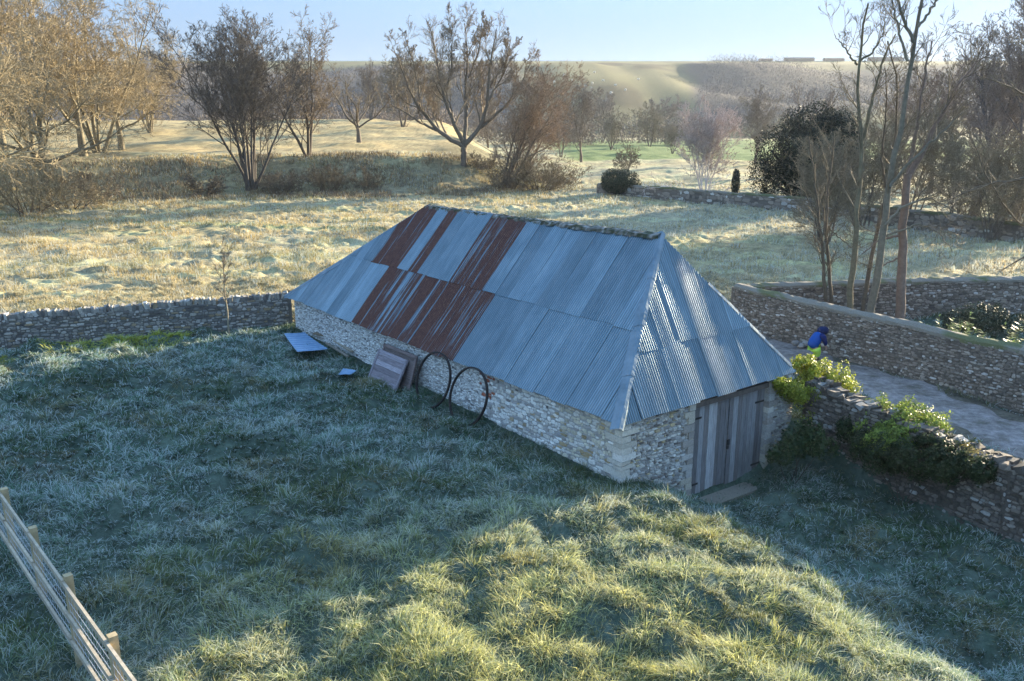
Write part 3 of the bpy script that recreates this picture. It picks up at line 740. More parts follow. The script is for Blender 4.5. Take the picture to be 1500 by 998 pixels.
lean = np.clip(R_.normal(1.38, .36, n_), .2, 2.1)
farf = ((lf < 0) & (x < -8)) | (y > 36)
L = (.07+.165*tsz[ti])*R_.uniform(.55, 1.15, n_)*(1-.22*rightyard)
sbn = (x-NEAR[0])*UA[0]+(y-NEAR[1])*UA[1]; tbn = (x-NEAR[0])*UB[0]+(y-NEAR[1])*UB[1]
dbarn = np.hypot(np.maximum(0, np.maximum(-sbn, sbn-LB)), np.maximum(0, np.maximum(-tbn, tbn-WB)))
W_ = (.007+.006*R_.rand(n_))*np.clip(r/13, .8, 3.0)
fro = sm((tfro[ti]+R_.normal(0, .07, n_)-.38)*4); straw = sm((tcol[ti]-.52)*6)*.75
g0 = GREEN[None]*(.6+.8*R_.rand(n_))[:, None]
cl = g0*(1-fro[:, None]*.8)+TEAL*fro[:, None]*.8*(.7+.6*R_.rand(n_))[:, None]
cl = cl*(1-straw[:, None]*.55)+np.array([.30, .24, .14])*straw[:, None]*.55
cl = cl*(.45+.75*np.clip(tsz[ti], .3, 1.2))[:, None]
fr = (R_.rand(n_) < .16+.34*fro)[:, None]; cl = np.where(fr, cl*.25+FROST*.8, cl)
sun_tint = (np.exp(-(((x-1.0)/6.5)**2+((y-12.6)/4.2)**2))*(1-rightyard))[:, None]  # sunlight on the open lawn, put into the blade colour as a golden zone
cl = cl*(1-.68*sun_tint)+np.array([.44, .41, .13])*.68*sun_tint*(.35+1.2*R_.rand(n_)*tsz[ti]/1.0)[:, None]
sun_strip = (sm((1.8-np.abs(lf-1.0))/1.2)*(x < -12.2)*(fbm(x/1.2, y, 5, 2) > .42))[:, None]  # sunlit strip along the left wall foot, painted as yellow-green blades
cl = cl*(1-sun_strip*.85)+np.array([.40, .42, .06])*sun_strip*.85
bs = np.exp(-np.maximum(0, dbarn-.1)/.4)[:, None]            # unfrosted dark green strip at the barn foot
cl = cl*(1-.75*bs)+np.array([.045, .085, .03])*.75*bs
fcl = STRAW*(.6+.6*R_.rand(n_))[:, None]*.75+FROST*.3*R_.rand(n_)[:, None]
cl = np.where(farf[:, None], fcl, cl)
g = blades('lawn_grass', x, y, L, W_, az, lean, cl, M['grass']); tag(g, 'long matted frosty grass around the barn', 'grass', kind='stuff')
# meadow beyond
nt_ = 42000; per = 9
cx, cy, cr = scatter(nt_, -.60, .60, 38, 112, .5)
tus = fbm(cx/1.6, cy/1.2, 91, 3)+R_.normal(0, .05, nt_); kk = tus > .47; cx, cy, cr, tus = cx[kk], cy[kk], cr[kk], tus[kk]; nt_ = len(cx)
colr = fbm(cx/6, cy/3, 93, 3)+R_.normal(0, .05, nt_)
ti = np.repeat(np.arange(nt_), per); n_ = len(ti); az = R_.rand(n_)*2*pi; off = np.abs(R_.normal(0, .14, n_))*(1+cr[ti]/120)
x = cx[ti]+np.cos(az)*off*1.4; y = cy[ti]+np.sin(az)*off; r = cr[ti]
keep = (y > np.where(x < 8, 33.8+(x+8)*.36*(x < -8), 36.5)) & ((segd(x, y, WL0, WL1) < -.4) | (x > -8)) & ~barnmask(x, y, .5)
keep &= ~((x > 8.5) & (segd(x, y, (9.6, 34.4), (34, 36.7)) > -.5) & (y < 40))
wx = np.interp(y, [44, 57.6, 76, 87.2, 95.5], [46, 34.4, 26, 17.3, 9.6])
keep &= ~((x > wx-.8) & (y < 100))
keep &= R_.rand(n_) < np.where(x > 5, .55, 1.0)
x, y, r, ti, az = x[keep], y[keep], r[keep], ti[keep], az[keep]; n_ = len(x)
lean = np.clip(R_.normal(1.0, .4, n_), .15, 1.8)
L = (.20+1.5*np.clip(tus[ti]-.45, 0, .25))*R_.uniform(.6, 1.1, n_)
W_ = (.014+.016*R_.rand(n_))*np.clip(r/55, .7, 2)
cl = STRAW*np.array([.95, .88, .76])*(.35+.9*R_.rand(n_))[:, None]
gg = sm((colr[ti]-.52)*7)[:, None]; cl = cl*(1-.55*gg)+np.array([.17, .19, .07])*.55*gg
ff = (R_.rand(n_) < .28+.3*(x > 4))[:, None]; cl = np.where(ff, cl*.3+FROST*.75, cl)
g = blades('meadow_grass', x, y, L, W_, az, lean, cl, M['grass']); tag(g, 'tussocky straw-coloured frosty meadow grass beyond the walls', 'grass', kind='stuff')
# brown bramble and dead bracken litter on the bank
x = R_.uniform(-62, 5, 60000); y = R_.uniform(78, 118, 60000)
ft = np.interp(x, [-80, -52, -30, -8, 4], [76, 82, 92, 95, 101])
keep = (y > ft-3-3*fbm(x/4, y/4, 7, 2)) & (y < ft+14) & (fbm(x/3, y/3, 8, 3) > .49)
x, y = x[keep], y[keep]; n_ = len(x)
cl = np.array([.15, .10, .065])*(.5+R_.rand(n_))[:, None]+np.array([.06, .07, .03])*(fbm(x/4, y/4, 9, 2)[:, None])
g = blades('bank_undergrowth', x, y, .35+.5*R_.rand(n_), .03+.03*R_.rand(n_), R_.rand(n_)*6.28, R_.uniform(.2, 1.6, n_), cl, M['twig']); tag(g, 'brown bramble and bracken litter on the bank', 'undergrowth', kind='stuff')

# ------------------------------------------------------------------ bare winter trees
def grow(rng, P0, D0, L, r, lev, P, out):
    """one branch as a wandering polyline; its children grow from it. P = style"""
    n = max(3, int(P['seg'][min(lev, len(P['seg'])-1)]))
    pts = [np.array(P0, float)]; d = np.array(D0, float); d /= np.linalg.norm(d)
    wob = P['wob'][min(lev, len(P['wob'])-1)]; trop = P['trop'][min(lev, len(P['trop'])-1)]
    st = L/n; dirs = [d.copy()]
    for i_ in range(n):
        d = d+np.array([rng.gauss(0, wob), rng.gauss(0, wob), rng.gauss(0, wob*.8)+trop]); d /= np.linalg.norm(d)
        pts.append(pts[-1]+d*st); dirs.append(d.copy())
    pts = np.array(pts); tp = P['taper'] if lev < P['lev'] else .25
    R = r*(1-(1-tp)*np.linspace(0, 1, n+1)**.9)
    out.append((pts, R, lev))
    if lev >= P['lev']: return
    nc = P['kids'][lev]; nc = int(nc*rng.uniform(.75, 1.25)+.5)
    t0 = P['start'][min(lev, len(P['start'])-1)]; ph = rng.uniform(0, 6.28)
    for c_ in range(nc):
        t = t0+(1-t0)*((c_+rng.uniform(.1, .9))/nc)**P.get('tp', .8)
        f = t*n; i0 = min(int(f), n-1); p = pts[i0]*(1-(f-i0))+pts[i0+1]*(f-i0); dd = dirs[min(i0+1, n)]
        ang = radians(rng.gauss(P['ang'][min(lev, len(P['ang'])-1)], 9)); ph += 2.4+rng.gauss(0, .5)
        a_ = np.cross(dd, [.3, .2, .9] if abs(dd[2]) < .9 else [1, 0, 0]); a_ /= np.linalg.norm(a_); b_ = np.cross(dd, a_)
        nd = dd*cos(ang)+(a_*cos(ph)+b_*sin(ph))*sin(ang)
        ll = L*P['len'][min(lev, len(P['len'])-1)]*rng.uniform(.65, 1.15)*(1-P.get('fall', .45)*t)
        rr = max(.004, min(R[i0]*.8, r*P['rad'][min(lev, len(P['rad'])-1)]*(1-.4*t)*rng.uniform(.8, 1.1)))
        grow(rng, p, nd, ll, rr, lev+1, P, out)
def tubes(items, k):
    """many tubes at once: items = [(pts, radii, colour)], all with the same number of points"""
    P = np.array([i_[0] for i_ in items]); R = np.array([i_[1] for i_ in items]); C = np.array([i_[2] for i_ in items]); m_, n_ = R.shape
    t = np.gradient(P, axis=1); t /= np.linalg.norm(t, axis=2)[..., None]+1e-9
    ref = np.where(np.abs(t[:, :1, 2:3]) < .9, np.array([.31, .17, .93]), np.array([1, .2, .1]))
    a = np.cross(t, np.broadcast_to(ref, t.shape)); a /= np.linalg.norm(a, axis=2)[..., None]+1e-9; b_ = np.cross(t, a)
    an = np.arange(k)*2*pi/k
    V = P[:, :, None, :]+R[:, :, None, None]*(np.cos(an)[:, None]*a[:, :, None, :]+np.sin(an)[:, None]*b_[:, :, None, :])
    o_ = (np.arange(m_)*n_*k)[:, None, None]; i_ = (np.arange(n_-1)*k)[None, :, None]; j = np.arange(k)[None, None, :]; j2 = (j+1) % k
    Q = np.stack([o_+i_+j, o_+i_+j2, o_+i_+k+j2, o_+i_+k+j], -1).reshape(-1, 4)
    return V.reshape(-1, 3), Q, np.repeat(C, n_*k, axis=0)
def twiglets(lines, per, lf, rf, seed, spread=.55, up=.16):
    """fine twigs sprouting along a set of thin branches, all at once"""
    R_s = np.random.RandomState(seed); out = []
    groups = {}
    for p_, r_, l_ in lines: groups.setdefault(len(p_), []).append((p_, r_))
    for n_, g in groups.items():
        P = np.array([q_[0] for q_ in g]); R = np.array([q_[1] for q_ in g]); m_ = len(g)
        Lb = np.linalg.norm(P[:, 1:]-P[:, :-1], axis=2).sum(1)
        for _ in range(per):
            t = R_s.uniform(.15, 1, m_)*(n_-1); i_ = np.minimum(t.astype(int), n_-2); f = (t-i_)[:, None]; ar = np.arange(m_)
            p = P[ar, i_]*(1-f)+P[ar, i_+1]*f; d = P[ar, i_+1]-P[ar, i_]; d /= np.linalg.norm(d, axis=1)[:, None]+1e-9
            d = d+R_s.normal(0, spread, (m_, 3))*.8; d[:, 2] += up; d /= np.linalg.norm(d, axis=1)[:, None]
            L = (Lb*lf*R_s.uniform(.5, 1.2, m_))[:, None]; d2 = d+R_s.normal(0, .22, (m_, 3)); d2[:, 2] += up*.5
            pts = np.stack([p, p+d*L*.5, p+d*L*.5+d2*L*.5], 1); r0 = R[ar, i_]*rf
            out += list(zip(pts, np.stack([r0, r0*.8, r0*.45], 1), [9]*m_))
    return out
def mesh_tree(name, loc, lines, label, cat='tree', group=None, split=2, bark=(.12, .10, .08), twig=(.16, .125, .09), kmin=3, minr=0.0, tw=(4, 3), twl=.55):
    e = empty(name, loc, label, cat, group)
    bark = np.array(bark); twig = np.array(twig); loc = np.array(loc); cb = []; tb = []
    top = max(l_[2] for l_ in lines); last = [l_ for l_ in lines if l_[2] == top]; fine = []
    if tw:
        t1_ = twiglets(last, tw[0], twl, .75, int(abs(loc[0]*7))+3); fine += t1_
        if len(tw) > 1: fine += twiglets(t1_, tw[1], .6, .8, int(abs(loc[1]*5))+9)
    for lst, dst in ((lines+fine, None),):
        grp = {}
        for pts, R, lev in lst:
            tr = lev < split; k = (7 if lev == 0 else 5) if tr else (4 if lev == split else 3)
            c_ = bark*random.uniform(.85, 1.15) if tr else twig*random.uniform(.7, 1.3)
            grp.setdefault((tr, k, len(pts)), []).append((pts+loc, np.maximum(R, minr*(1 if lev < 5 else .75)), c_))
    for want, nm, mt in ((True, 'trunk', 'bark'), (False, 'crown', 'twig')):
        mb = MB()
        for (tr, k, n_), items in grp.items():
            if tr == want: V_, Q_, C_ = tubes(items, k); mb.add(V_, Q_, c=C_)
        if mb.V: mb.build(nm, M[mt], e, smooth=want)
    return e
def copy_thing(src, loc, rz, sc, label, group=None):
    c_ = src.copy(); COL.objects.link(c_); c_.location = [float(v) for v in loc]; c_.rotation_euler = (0, 0, rz); c_.scale = (sc, sc, sc)
    c_['label'] = label
    if group: c_['group'] = group
    for ch in list(src.children):
        k_ = ch.copy(); COL.objects.link(k_); k_.parent = c_
    return c_
random.seed(3)
STY = dict(
 oak=dict(lev=3, seg=[5, 9, 8, 6, 4, 3], wob=[.05, .16, .2, .2, .2, .2], trop=[0, .03, .03, .03, .02, .02], kids=[11, 9, 8, 5, 4], start=[.35, .2, .15, .15, .1], ang=[62, 48, 46, 45, 45], len=[1.3, .6, .55, .5, .5], rad=[.42, .45, .5, .5, .5], taper=.18),
 spread=dict(lev=3, seg=[4, 10, 8, 6, 4, 3], wob=[.05, .12, .15, .16, .2, .2], trop=[0, .07, .07, .05, .02, .02], kids=[8, 6, 5, 4, 3], start=[.5, .25, .15, .15, .1], ang=[52, 36, 36, 38, 40], len=[2.7, .5, .5, .5, .5], rad=[.55, .5, .5, .5, .5], taper=.3),
 multi=dict(lev=3, seg=[9, 8, 6, 4, 3], wob=[.06, .1, .13, .16, .2], trop=[.04, .05, .05, .03, .02], kids=[11, 8, 5, 4], start=[.2, .15, .12, .1], ang=[34, 36, 40, 42], len=[.58, .52, .5, .5], rad=[.45, .5, .5, .5], taper=.15),
 fine=dict(lev=3, seg=[9, 8, 6, 4, 3], wob=[.08, .13, .16, .2, .2], trop=[.03, .03, .02, .02, .02], kids=[11, 9, 6, 5], start=[.12, .1, .1, .1], ang=[40, 42, 42, 42], len=[.55, .5, .5, .5], rad=[.4, .45, .5, .5], taper=.15),
 bush=dict(lev=2, seg=[7, 6, 4, 3], wob=[.14, .2, .2, .2], trop=[0.0, .0, .0, .0], kids=[8, 6, 5], start=[.1, .1, .1], ang=[42, 45, 45], len=[.5, .5, .5], rad=[.5, .55, .6], taper=.2),
)
def stems(rng, style, n, L, r, lean=(.1, .5), spread=.3, az=None):
    out = []
    for k_ in range(n):
        a_ = (k_+rng.random())/n*6.28 if az is None else az+rng.uniform(-.6, .6)
        ln = rng.uniform(*lean); p = np.array([cos(a_)*spread*rng.random(), sin(a_)*spread*rng.random(), -.3])
        grow(rng, p, (cos(a_)*ln, sin(a_)*ln, 1), L*rng.uniform(.8, 1.1), r*rng.uniform(.75, 1.1), 0, STY[style], out)
    return out
def gpos(px, Yv, dz=0):
    xx = (px-750)/F*(Yv*cp_+8.3*.25); return (xx, Yv, tz1(xx, Yv)+dz)

TG = 'bare winter trees beyond the meadow'
# big vase-shaped tree on the bank: hand-laid main limbs, then grown twigs
def limb_tree(name, loc, limbs, style, label, seed, scale=1.0, **kw):
    rng = random.Random(seed); out = []; P = STY[style]
    for pts, r0, r1, kids in limbs:
        pts = np.array(pts, float)*scale; m_ = 16
        s_ = np.linspace(0, 1, len(pts)); u = np.linspace(0, 1, m_); q = np.stack([np.interp(u, s_, pts[:, k_]) for k_ in range(3)], -1)
        for _ in range(2): q[1:-1] = (q[:-2]+q[2:])/4+q[1:-1]/2
        q[1:-1] += np.array([[rng.gauss(0, .05*scale) for _ in range(3)] for _ in range(m_-2)])
        R = np.linspace(r0, r1, m_); out.append((q, R, 0 if r0 > .18 else 1))
        L = np.linalg.norm(pts[-1]-pts[0])
        for c_ in range(kids):
            t = .22+.78*(c_+rng.random())/kids; i0 = min(int(t*(m_-1)), m_-2); dd = q[i0+1]-q[i0]; dd /= np.linalg.norm(dd)
            a_ = np.cross(dd, [.3, .9, .2]); a_ /= np.linalg.norm(a_); b_ = np.cross(dd, a_); ph = rng.uniform(0, 6.28); ang = radians(rng.gauss(42, 9))
            nd = dd*cos(ang)+(a_*cos(ph)+b_*sin(ph))*sin(ang)+np.array([0, 0, .25])
            grow(rng, q[i0], nd, L*.38*rng.uniform(.6, 1.2)*(1.1-.45*t), R[i0]*.5, 1 if c_ % 2 else 2, P, out)
    return mesh_tree(name, loc, out, label, **kw)
big = gpos(680, 103)
limb_tree('vase_shaped_tree', big, [
    ([(0, 0, -.5), (0, 0, 1.6), (.1, 0, 3.0)], 0.396, 0.336, 0),
    ([(0, 0, 2.2), (-2.6, .5, 3.6), (-5.0, .6, 6.3), (-6.5, .3, 9.0), (-7.6, .6, 12.6)], 0.302, 0.056, 12),
    ([(-2.6, .5, 3.7), (-5.2, 1, 5.0), (-7.2, 1, 6.3), (-8.5, .6, 7.0)], 0.187, 0.035, 10),
    ([(-5, .5, 6.2), (-5.2, -.4, 9.5), (-6.2, -.6, 14.0)], 0.144, 0.035, 11),
    ([(0, 0, 2.6), (-1.2, -.7, 5.2), (-2.3, -.9, 8.2), (-2.8, -.6, 11.0), (-3.6, 0, 15.4)], 0.288, 0.049, 13),
    ([(-2.3, -.9, 8.0), (-1.2, -1.2, 10.5), (-.9, -1.5, 15.8)], 0.180, 0.035, 12),
    ([(.1, 0, 2.7), (.3, 1, 6), (.2, 1.4, 9.2), (.6, 1.2, 12.5), (.2, 1.5, 16)], 0.259, 0.042, 13),
    ([(.1, 0, 2.4), (2.0, .3, 4.2), (2.9, 0, 7.2), (3.0, -.4, 10.5), (3.9, -.3, 15.2)], 0.331, 0.049, 14),
    ([(2.9, 0, 7.4), (4.6, .5, 10), (5.6, .6, 14.4)], 0.173, 0.035, 12),
    ([(2.0, .3, 4.3), (4.6, 1, 6.4), (6.6, 1, 9), (7.8, 1.2, 11.6)], 0.216, 0.035, 12),
    ([(.6, 1.2, 10), (1.9, 1.2, 13), (2.2, 1, 16)], 0.130, 0.028, 10)], 'spread',
    'tallest broad vase-shaped bare tree on top of the grassy bank', 21, bark=(.13, .11, .085), twig=(.22, .17, .115), minr=.013, tw=(5, 5), twl=.75)
rng = random.Random(41)
mesh_tree('many_stemmed_tree', gpos(368, 95), stems(rng, 'multi', 10, 15, .19, (.05, .75), .7), 'dark many-stemmed fan-shaped bare tree left of centre by the bank', bark=(.085, .075, .065), twig=(.12, .10, .08), minr=.015)
rng = random.Random(42)
mesh_tree('bare_tree', gpos(455, 106), stems(rng, 'fine', 4, 12.5, .22, (.1, .45), .5), 'brown bare tree just right of the dark many-stemmed tree', twig=(.20, .15, .095), minr=.014)
rng = random.Random(43)
mesh_tree('bare_tree', gpos(528, 128), stems(rng, 'spread', 1, 3.8, .42, (.0, .05), 0), 'pale bare tree standing left of the vase-shaped tree, branches over the bank', twig=(.2, .16, .11), minr=.014)
rng = random.Random(44)
mesh_tree('leaning_hawthorn', gpos(735, 101), stems(rng, 'fine', 7, 13.5, .2, (.1, 1.0), .9, az=.3), 'dense reddish-brown domed tree leaning right off the bank', twig=(.25, .175, .115), bark=(.15, .12, .09), minr=.012, tw=(3, 3))
# left-hand wood
oakg = 'old bare trees of the left-hand wood'
def oak(px, Yv, h, seed, label, style='oak', **kw):
    rng = random.Random(seed); out = []
    if style == 'oak': grow(rng, (0, 0, -.4), (rng.uniform(-.1, .1), rng.uniform(-.1, .1), 1), h*.42, h*.028, 0, STY['oak'], out)
    else: out = stems(rng, style, 5, h*.9, h*.014, (.1, .5), .5)
    return mesh_tree('bare_oak', gpos(px, Yv), out, label, 'tree', oakg, **kw)
OK_ = dict(bark=(.17, .145, .095), twig=(.30, .24, .14), minr=.013, tw=(5, 3))
oak(-70, 66, 25, 51, 'huge spreading bare tree at the left edge with low arching boughs', **OK_)
oak(70, 80, 22, 52, 'leafless oak with yellow-lit twigs behind the edge tree on the left', **OK_)
oak(128, 104, 21, 53, 'bare tree rising above the others at the upper left', **OK_)
oak(183, 122, 19, 54, 'bare tree with a single straight trunk on the sunlit slope', **OK_)
oak(10, 120, 22, 55, 'far bare tree filling the upper left corner behind', **OK_)
oak(60, 98, 21, 58, 'dense bare tree behind the leafless oak, second row on the left', style='fine', **OK_)
oak(150, 112, 20, 59, 'dense twiggy tree behind the sunlit slope trunk', style='fine', **OK_)
oak(-60, 84, 20, 60, 'bare tree half outside the left edge', style='fine', **OK_)
oak(225, 150, 16, 56, 'smallest bare tree on the slope at the edge of the open sky', style='fine', **OK_)
oak(-20, 92, 22, 57, 'bare multi-branched tree between the two front oaks on the left', style='fine', **OK_)
# bushes along the bank
bg_ = 'leafless bushes along the bank'
BC = dict(bark=(.13, .10, .07), minr=.012)
def bush(px, Yv, n, L, r, seed, label, twig=(.17, .13, .085), style='bush', lean=(.2, 1.3), group=bg_, name='bare_bush', **kw):
    rng = random.Random(seed); k_ = dict(BC); k_.update(kw)
    return mesh_tree(name, gpos(px, Yv), stems(rng, style, n, L, r, lean, L*.25), label, 'bush', group, split=1, twig=twig, **k_)
bush(40, 74, 16, 4.6, .05, 61, 'bare hawthorn bush at the field edge far left, sunlit twigs', twig=(.27, .22, .13))
bush(105, 78, 14, 4.2, .05, 62, 'sunlit leafless bush beside the field edge, second from the left', twig=(.25, .20, .12))
bush(140, 86, 12, 3.4, .05, 63, 'smaller leafless bush at the right end of the left-hand bushes')
bush(300, 92, 12, 2.6, .04, 64, 'low dark bush left of the many-stemmed tree', twig=(.11, .09, .065))
bush(415, 93, 14, 2.8, .04, 65, 'low dark bush right of the many-stemmed tree', twig=(.11, .09, .065))
bush(480, 95, 14, 3.2, .04, 66, 'dark rounded bush at the foot of the bank, centre left', twig=(.12, .095, .06))
bush(545, 96, 10, 2.8, .04, 67, 'dark bush at the left end of the bare bank', twig=(.12, .095, .06))
bush(790, 98, 18, 4.2, .05, 68, 'wide dense olive-brown bush under the leaning reddish tree', twig=(.17, .13, .075))
bush(745, 99, 12, 3.4, .05, 69, 'tangled bush on the slope under the leaning reddish tree', twig=(.14, .11, .075))
bush(708, 104, 11, 2.6, .04, 73, 'low scrubby bush on the bank just right of the vase-shaped trunk', twig=(.15, .12, .08))
bush(762, 110, 12, 3.2, .05, 74, 'scrubby bush higher on the bank end behind the leaning tree')
bush(830, 101, 9, 3.0, .04, 70, 'bush at the foot of the bank end by the meadow', twig=(.19, .14, .085))
# middle distance trees in the valley
mg = 'bare trees in the valley behind'
rng = random.Random(81)
v1_ = mesh_tree('valley_tree', gpos(852, 165), stems(rng, 'fine', 3, 12, .2, (.05, .4), .3), 'grey bare valley tree behind the bank end', 'tree', mg, twig=(.20, .17, .14), minr=.02)
rng = random.Random(82)
v2_ = mesh_tree('valley_tree', gpos(592, 160), stems(rng, 'fine', 4, 10.5, .2, (.1, .5), .3), 'bare valley tree seen between the limbs of the vase-shaped tree, left side', 'tree', mg, twig=(.22, .19, .14), minr=.02)
for k_, (src, px, Yv, sc, rz, lb) in enumerate([
    (v1_, 822, 185, .8, 2, 'bare valley tree half hidden by the reddish dome tree'), (v2_, 895, 215, .75, 1, 'pale bare tree behind the dark round topiary bush, left'),
    (v2_, 952, 240, .9, 3, 'pale fluffy bare tree right above the round topiary bush'), (v1_, 545, 190, .8, 4, 'bare valley tree left of the vase-shaped tree'),
    (v2_, 640, 200, .9, 5, 'bare valley tree behind the vase-shaped trunk'), (v1_, 715, 210, .9, .5, 'bare valley tree behind and right of the vase-shaped trunk'),
    (v2_, 985, 200, .55, .3, 'low reddish bare tree left of the white birch'), (v1_, 1105, 150, .85, 2.9, 'hazy bare tree between the birch and the big evergreen')]):
    g_ = gpos(px, Yv); copy_thing(src, g_, rz, sc, lb, mg)
bush(917, 125, 7, 3.6, .05, 71, 'small round bare bush on the sunny slope above the topiary', group=None, lean=(.2, .9), minr=.02)
rng = random.Random(84)
mesh_tree('birch', gpos(1032, 88), stems(rng, 'multi', 7, 7.8, .10, (.05, .42), .3)+stems(rng, 'bush', 3, 6, .07, (1.2, 2.2), .2), 'white-barked many-stemmed birch behind the field wall', bark=(.62, .57, .54), twig=(.44, .36, .32), minr=.013, tw=(3, 2))
rng = random.Random(85)
o_ = []; grow(rng, (0, 0, -.3), (0, 0, 1), 7.2, .42, 0, dict(STY['spread'], kids=[10, 7, 5, 5, 3], len=[1.7, .5, .5, .5, .5]), o_)
mesh_tree('spreading_tree', gpos(1178, 126), o_, 'wide spreading bare tree behind the big dark evergreen', twig=(.16, .13, .11), minr=.018)

# ------------------------------------------------------------------ leafy masses
def leafmass(blobs, n, size, c0, c1, seed, shell=.55, flat=0, rough=.22, floor=None):
    """many leaf-sized faces through a lumpy volume"""
    R = np.random.RandomState(seed); Vs = []; Cs = []
    vol = np.array([a_[3]*a_[4]*a_[5] for a_ in blobs])**.67; cnt = (vol/vol.sum()*n).astype(int)
    for (bx, by, bz, rx, ry, rz), m_ in zip(blobs, cnt):
        d = R.normal(size=(m_, 3)); d /= np.linalg.norm(d, axis=1)[:, None]
        lum = 1+rough*(fbm(d[:, 0]*3+bx, d[:, 1]*3+d[:, 2]*2.3, seed, 3)-.5)*4
        rad = (shell+(1-shell)*R.rand(m_)**.6)*lum
        p = np.array([bx, by, bz])+d*rad[:, None]*np.array([rx, ry, rz])
        keep = fbm(p[:, 0]*2.2/size*.12, p[:, 1]*2.2/size*.12+p[:, 2]*2.6/size*.12, seed+5, 2) > .34
        p = p[keep]; d = d[keep]; k_ = len(p)
        nn_ = d+R.normal(0, .55, (k_, 3)); nn_ /= np.linalg.norm(nn_, axis=1)[:, None]
        t = np.cross(nn_, R.normal(size=(k_, 3))); t /= np.linalg.norm(t, axis=1)[:, None]; b_ = np.cross(nn_, t)
        s_ = size*R.uniform(.6, 1.3, k_)[:, None]
        Vs.append(np.stack([p-t*s_*.5, p+b_*s_*.32+nn_*s_*.08, p+t*s_*.6, p-b_*s_*.32+nn_*s_*.08], 1).reshape(-1, 3))
        cc = np.array(c0)+(np.array(c1)-np.array(c0))*R.rand(k_, 1); Cs.append(np.repeat(cc*R.uniform(.8, 1.2, (k_, 1)), 4, 0))
    V = np.concatenate(Vs); C = np.concatenate(Cs); q = np.arange(len(V)).reshape(-1, 4)
    if floor is not None: V[:, 2] = np.maximum(V[:, 2], floor)
    return V, q, C
def leafy(name, loc, blobs, n, size, c0, c1, seed, label, cat, mat='leaf', stemr=.08, part='foliage', stemtop=None, **kw):
    e = empty(name, loc, label, cat)
    V, q, C = leafmass([(loc[0]+a_[0], loc[1]+a_[1], loc[2]+a_[2], *a_[3:]) for a_ in blobs], n, size, c0, c1, seed, **kw)
    mk(part, V, q, None, M[mat], e, C, False)
    rng = random.Random(seed); mb = MB()
    for a_ in blobs:
        c_ = np.array(loc)+np.array(a_[:3]); p0 = np.array(loc)+[rng.uniform(-.1, .1), rng.uniform(-.1, .1), -.15]
        m_ = (c_+p0)/2+[rng.uniform(-.2, .2)*a_[3], 0, 0]
        mb.tube([p0, m_, c_, c_+[rng.uniform(-.5, .5)*a_[3], 0, a_[5]*.7]], [stemr, stemr*.8, stemr*.5, stemr*.15], 5, col=(.09, .075, .055))
    mb.build('stem', M['bark'], e, True)
    return e
# great dark evergreen
ev = gpos(1180, 84); rng = random.Random(90)
bl = [(rng.uniform(-3.2, 3.2), rng.uniform(-2.8, 2.8), 0, 0, 0, 0) for _ in range(26)]
bl2 = []
for a_ in bl:
    rr = math.hypot(a_[0]/4.6, a_[1]/4.2); ztp = 9.3*math.sqrt(max(.1, 1-rr**2))
    s_ = rng.uniform(1.5, 2.3); zc = rng.uniform(2.6, ztp-s_*.6) if ztp-s_*.6 > 2.6 else 2.6
    bl2.append((a_[0]*1.15+.2, a_[1], zc, s_*1.15, s_*1.1, s_))
bl2 += [(.6, 0, 8.2, 2.2, 2, 1.7), (-1.2, 0, 7.6, 1.9, 2, 1.5), (2.2, 0, 7.2, 1.8, 2, 1.5), (-3.6, 0, 4.9, 1.9, 2, 2.4), (-4.0, 0, 2.7, 1.8, 2, 2.3), (-3.2, -1, 1.9, 2, 2, 1.6), (3.4, -1, 1.9, 2, 2, 1.6), (0, -1.5, 1.9, 2.5, 2, 1.7), (3.7, 0, 4.5, 1.6, 2, 2.2), (-.5, -2, 4.5, 2.6, 1.6, 2.8), (1.5, -2, 3.6, 2.6, 1.6, 2.6)]
leafy('evergreen_tree', ev, bl2, 110000, .17, (.012, .017, .010), (.030, .038, .018), 91, 'big dark rounded evergreen tree behind the field wall', 'tree', 'dleaf', .22, part='crown', rough=.18)
tp_ = gpos(908, 93)
leafy('topiary_bush', tp_, [(0, 0, 1.35, 2.2, 2.0, 1.35), (-.7, -.2, 1.5, 1.5, 1.5, 1.3), (.9, 0, 1.4, 1.4, 1.4, 1.2)], 16000, .13, (.018, .030, .018), (.04, .06, .03), 92, 'dark round clipped evergreen bush at the end of the field wall', 'bush', 'dleaf', .08, rough=.08)
cy = gpos(1076, 84)
leafy('small_cypress', cy, [(0, 0, .9, .42, .42, .9), (0, 0, 1.9, .46, .46, 1.1), (0, 0, 2.7, .35, .35, .6)], 4000, .12, (.02, .03, .022), (.04, .055, .035), 93, 'small dark column-shaped cypress left of the big evergreen', 'tree', 'dleaf', .05, part='crown', rough=.08)
# lit lawn slivers beyond the field wall
def gpatch(name, pts, col, lift=.05):
    pts = np.array(pts, float); c_ = pts.mean(0); n_ = len(pts); V = [(c_[0], c_[1], 0)]
    rings = 6
    for r_ in range(1, rings+1):
        for p in pts: q_ = c_+(p-c_)*r_/rings; V.append((q_[0], q_[1], 0))
    V = np.array(V); V[:, 2] = tz(V[:, 0], V[:, 1])+lift
    T = [[0, 1+k_, 1+(k_+1) % n_] for k_ in range(n_)]; Q = []
    for r_ in range(rings-1):
        for k_ in range(n_): Q.append([1+r_*n_+k_, 1+(r_+1)*n_+k_, 1+(r_+1)*n_+(k_+1) % n_, 1+r_*n_+(k_+1) % n_])
    o = mk(name, V, Q, T, M['rub'], None, np.tile(col, (len(V), 1)), True); return o
